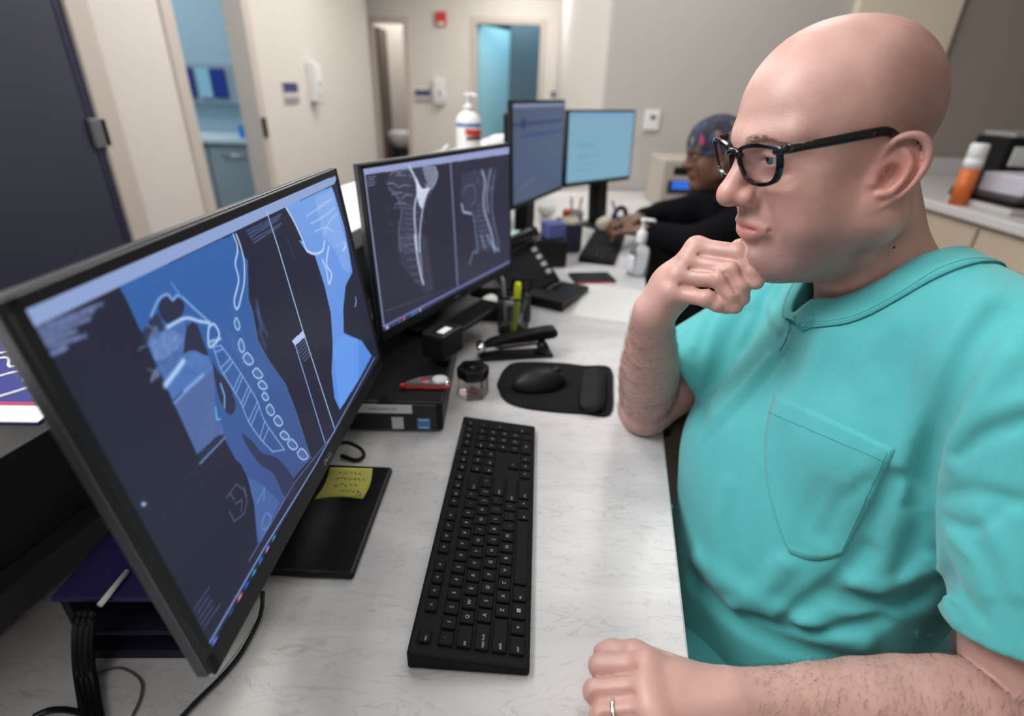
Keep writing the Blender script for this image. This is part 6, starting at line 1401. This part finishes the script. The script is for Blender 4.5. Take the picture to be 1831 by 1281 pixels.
al = thing('fire_alarm', 'red fire alarm high on the back wall', 'fire alarm', (q[0], 8.4, q[2] - 0.08)); MB().box((-0.07, -0.045, 0.0), (0.07, -0.001, 0.16), 0.006).build('housing', mat('alarm_red', srgb(200, 44, 40), 0.4), al); MB().box((-0.04, -0.06, 0.005), (0.04, -0.045, 0.04), 0.004).build('strobe', M_white, al)
# small latch on the clinic door frame
q = on((471, 228), 0, -1.985); tag(MB().box((-0.018, -0.02, -0.07), (0.006, 0.02, 0.07), 0.003, TR(-1.985 + 0.018, q[1], q[2])).build('wall_latch', M_grey), 'dark latch plate on the frame of the blue clinic doorway', 'latch')
# ================================================================== THE BLUE CLINIC ROOM
def cl(px, x=-3.3): return on(px, 0, x)
cy0, cy1 = 4.35, 5.34
cab = thing('counter_cabinet', 'grey cabinet with white worktop inside the blue clinic room', 'cabinet', (-3.0, 5.0, Z0))
MB().box((-3.55, 4.72, Z0 + 0.001), (-2.14, 5.33, 0.06), 0.004).build('body', mat('blue_grey_cabinet', srgb(150, 166, 176), 0.5), cab, True)
MB().box((-4.19, 4.68, 0.06), (-2.14, 5.34, 0.10), 0.006).build('worktop', mat('white_worktop', srgb(214, 226, 232), 0.3), cab, True)
for k in range(3): 
    d_ = MB().box((-3.50 + 0.45 * k, 4.700, Z0 + 0.12), (-3.07 + 0.45 * k, 4.719, 0.03), 0.003).build('door', mat('blue_grey_door', srgb(160, 176, 186), 0.5), cab, True); MB().tube([(-3.40 + 0.45 * k, 4.69, -0.03), (-3.20 + 0.45 * k, 4.69, -0.03)], 0.006, 8).build('handle', M_chrome, d_, True)
q = on((455, 242), 1, 4.85); tag(MB().box((-0.10, -0.06, 0), (0.08, 0.06, 0.10), 0.004, TR(q[0], 4.85, 0.1005)).build('glove_box', mat('bright_blue_card', srgb(30, 130, 220), 0.5)), 'bright blue box on the white worktop of the clinic room', 'box')
q = on((392, 150), 1, 5.34)
hold = thing('glove_dispenser', 'grey wall rack of glove boxes above the clinic worktop', 'dispenser', (q[0], 5.345, q[2] - 0.16))
MB().box((-0.30, -0.10, 0), (0.34, -0.001, 0.32), 0.006).build('rack', mat('grey_rack', srgb(150, 164, 176), 0.4), hold)
for k, (x0, c) in enumerate(((-0.28, srgb(38, 60, 130)), (-0.13, srgb(150, 196, 214)), (0.0, srgb(30, 52, 140)))): MB().box((x0, -0.125, 0.05), (x0 + 0.115, -0.1, 0.28), 0.004).build('box_front', mat('glove_front_%d' % k, c, 0.5), hold)
q = on((405, 235), 1, 5.0); st_ = thing('exam_lamp', 'thin dark pole lamp standing before the clinic worktop', 'lamp', (-2.95, 4.52, Z0))
MB().cyl(0.012, 0.02, 1.02, 10).build('pole', M_grey, st_); MB().lathe([(0.16, 0.001), (0.16, 0.02), (0.02, 0.03)], 20).build('base', M_grey, st_); MB().lathe([(0.03, 1.0), (0.07, 1.02), (0.08, 1.09), (0.03, 1.13)], 16).build('head', M_grey, st_)
# stool in the far restroom
so = thing('stool', 'round white stool with dark base in the narrow back doorway', 'stool', (-1.86, 8.95, Z0)); MB().lathe([(0.10, 0.40), (0.20, 0.48), (0.25, 0.58), (0.25, 0.62), (0.20, 0.64), (0.0, 0.645)], 28).build('seat', M_white, so); MB().cyl(0.12, 0.05, 0.40, 20).build('column', M_grey, so); MB().lathe([(0.20, 0.001), (0.20, 0.03), (0.03, 0.06)], 20).build('base', M_grey, so)

# ================================================================== RIGHT-HAND COUNTER
ctr = thing('side_counter', 'beige base cabinet with pale worktop along the dark wall', 'cabinet', (2.4, 2.4, Z0))
MB().box((1.86, 0.9, Z0 + 0.001), (3.38, 3.395, 0.12), 0.004).build('body', mat('beige_laminate', srgb(196, 180, 158), 0.5, var=0.03), ctr, True)
MB().box((1.82, 0.88, 0.12), (3.39, 3.397, 0.16), 0.006).build('worktop', mat('pale_worktop', srgb(206, 204, 204), 0.35, var=0.04), ctr, True)
MB().box((1.82, 3.372, 0.16), (3.39, 3.397, 0.255), 0.004).build('backsplash', mat('pale_worktop', (0, 0, 0)), ctr, True)
for k in range(4):
    y0 = 0.95 + 0.6 * k; d_ = MB().box((1.842, y0, -0.12), (1.859, y0 + 0.58, 0.10), 0.003).build('drawer', mat('beige_laminate', (0, 0, 0)), ctr, True); MB().tube([(1.83, y0 + 0.20, 0.0), (1.815, y0 + 0.21, 0.0), (1.815, y0 + 0.37, 0.0), (1.83, y0 + 0.38, 0.0)], 0.005, 8).build('handle', M_chrome, d_, True)
    MB().box((1.842, y0, Z0 + 0.1), (1.859, y0 + 0.58, -0.14), 0.003).build('door', mat('beige_laminate', (0, 0, 0)), ctr, True)
q = on((1713, 366), 2, 0.16)
ob = thing('spray_bottle', 'orange and white cleaning canister on the pale counter behind the man', 'bottle', (q[0] - 0.005, q[1], 0.1605)); MB().cyl(0.034, 0, 0.145, 24).build('orange_body', mat('orange_label', srgb(214, 110, 50), 0.4), ob); MB().cyl(0.034, 0.145, 0.185, 24).build('white_shoulder', M_white, ob); MB().lathe([(0.030, 0.185), (0.033, 0.19), (0.033, 0.235), (0.028, 0.242)], 24).build('lid', M_white, ob)
def stack_box(name, label, cat_, x0, x1, y0, y1, z0, z1, m, tilt=0):
    return tag(MB().box((x0, y0, z0), (x1, y1, z1), 0.004).build(name, m), label, cat_)
bx, by = 1.93, 2.14
dv = thing('document_tray', 'black tray with red and green edge on the counter beside the orange canister', 'tray', (2.05, 2.3, 0.1605))
MB().box((1.90, 2.10, 0.1606), (2.35, 2.44, 0.185), 0.004).build('lower_shelf', mat('white_shelf', srgb(190, 186, 186), 0.4), dv, True); MB().box((1.965, 2.08, 0.166), (2.36, 2.099, 0.215), 0.003).build('dark_front', M_black, dv, True); MB().box((1.90, 2.10, 0.205), (2.36, 2.44, 0.222), 0.004).build('upper_shelf', mat('brown_black', (0.03, 0.02, 0.02), 0.4), dv, True)
MB().box((1.90, 2.40, 0.185), (2.36, 2.44, 0.205), 0.002).build('rear_support', M_black, dv, True); MB().box((2.03, 2.076, 0.195), (2.09, 2.0795, 0.21), 0.001).build('green_mark', mat('green_mark', srgb(110, 180, 60), 0.5), dv, True)
tag(MB().box((-0.13, -0.10, 0), (0.12, 0.10, 0.075), 0.006, TR(2.08, 2.26, 0.2225, rz=R_(6))).build('tissue_pack', mat('pale_lilac_box', srgb(200, 198, 210), 0.5)), 'pale grey box on top of the black document tray', 'box')
cd_ = thing('card_rack', 'black rack with white cards at the picture edge on the counter', 'rack', (2.24, 2.5, 0.1605))
MB().box((2.10, 2.47, 0.1606), (2.60, 2.66, 0.42), 0.006).build('body', M_black, cd_, True)
for k, (x0, x1) in enumerate(((2.13, 2.27), (2.31, 2.46))):
    for (z0, z1) in ((0.305, 0.385),): MB().box((x0, 2.464, z0), (x1, 2.471, z1), 0.002).build('white_card', M_paper, cd_, True)
MB().box((2.12, 2.48, 0.42), (2.60, 2.65, 0.44), 0.004).build('top_tray', mat('grey_tray', (0.3, 0.3, 0.3), 0.5), cd_, True)

# ================================================================== CEILING LIGHTS
for i, (lx, ly, lp, lw, ll) in enumerate(LAMPS):
    t = thing('ceiling_light', ('flat white ceiling light panel over the reception desk', 'flat white ceiling light panel over the seated man', 'flat white ceiling light panel near the clinic doorway', 'flat white ceiling light panel over the seated woman', 'flat white ceiling light panel in the middle of the corridor', 'flat white ceiling light panel near the back wall', 'flat white ceiling light panel behind the near desk end')[i], 'ceiling light', (lx, ly, ZC - 0.022), 0, 'ceiling light panels')
    b = MB(); hw_, hl2 = lw / 2 + 0.02, ll / 2 + 0.02
    for (x0, x1, y0, y1) in ((-hw_, -hw_ + .02, -hl2, hl2), (hw_ - .02, hw_, -hl2, hl2), (-hw_, hw_, -hl2, -hl2 + .02), (-hw_, hw_, hl2 - .02, hl2)): b.box((x0, y0, 0), (x1, y1, 0.0215), 0.001)
    b.build('frame', M_white, t); MB().box((-lw / 2, -ll / 2, 0.010), (lw / 2, ll / 2, 0.016), 0.001).build('diffuser', mat('lamp_diffuser', (0.8, 0.8, 0.8), 0.5, emit=(1, 0.97, 0.92), estr=3.0), t)
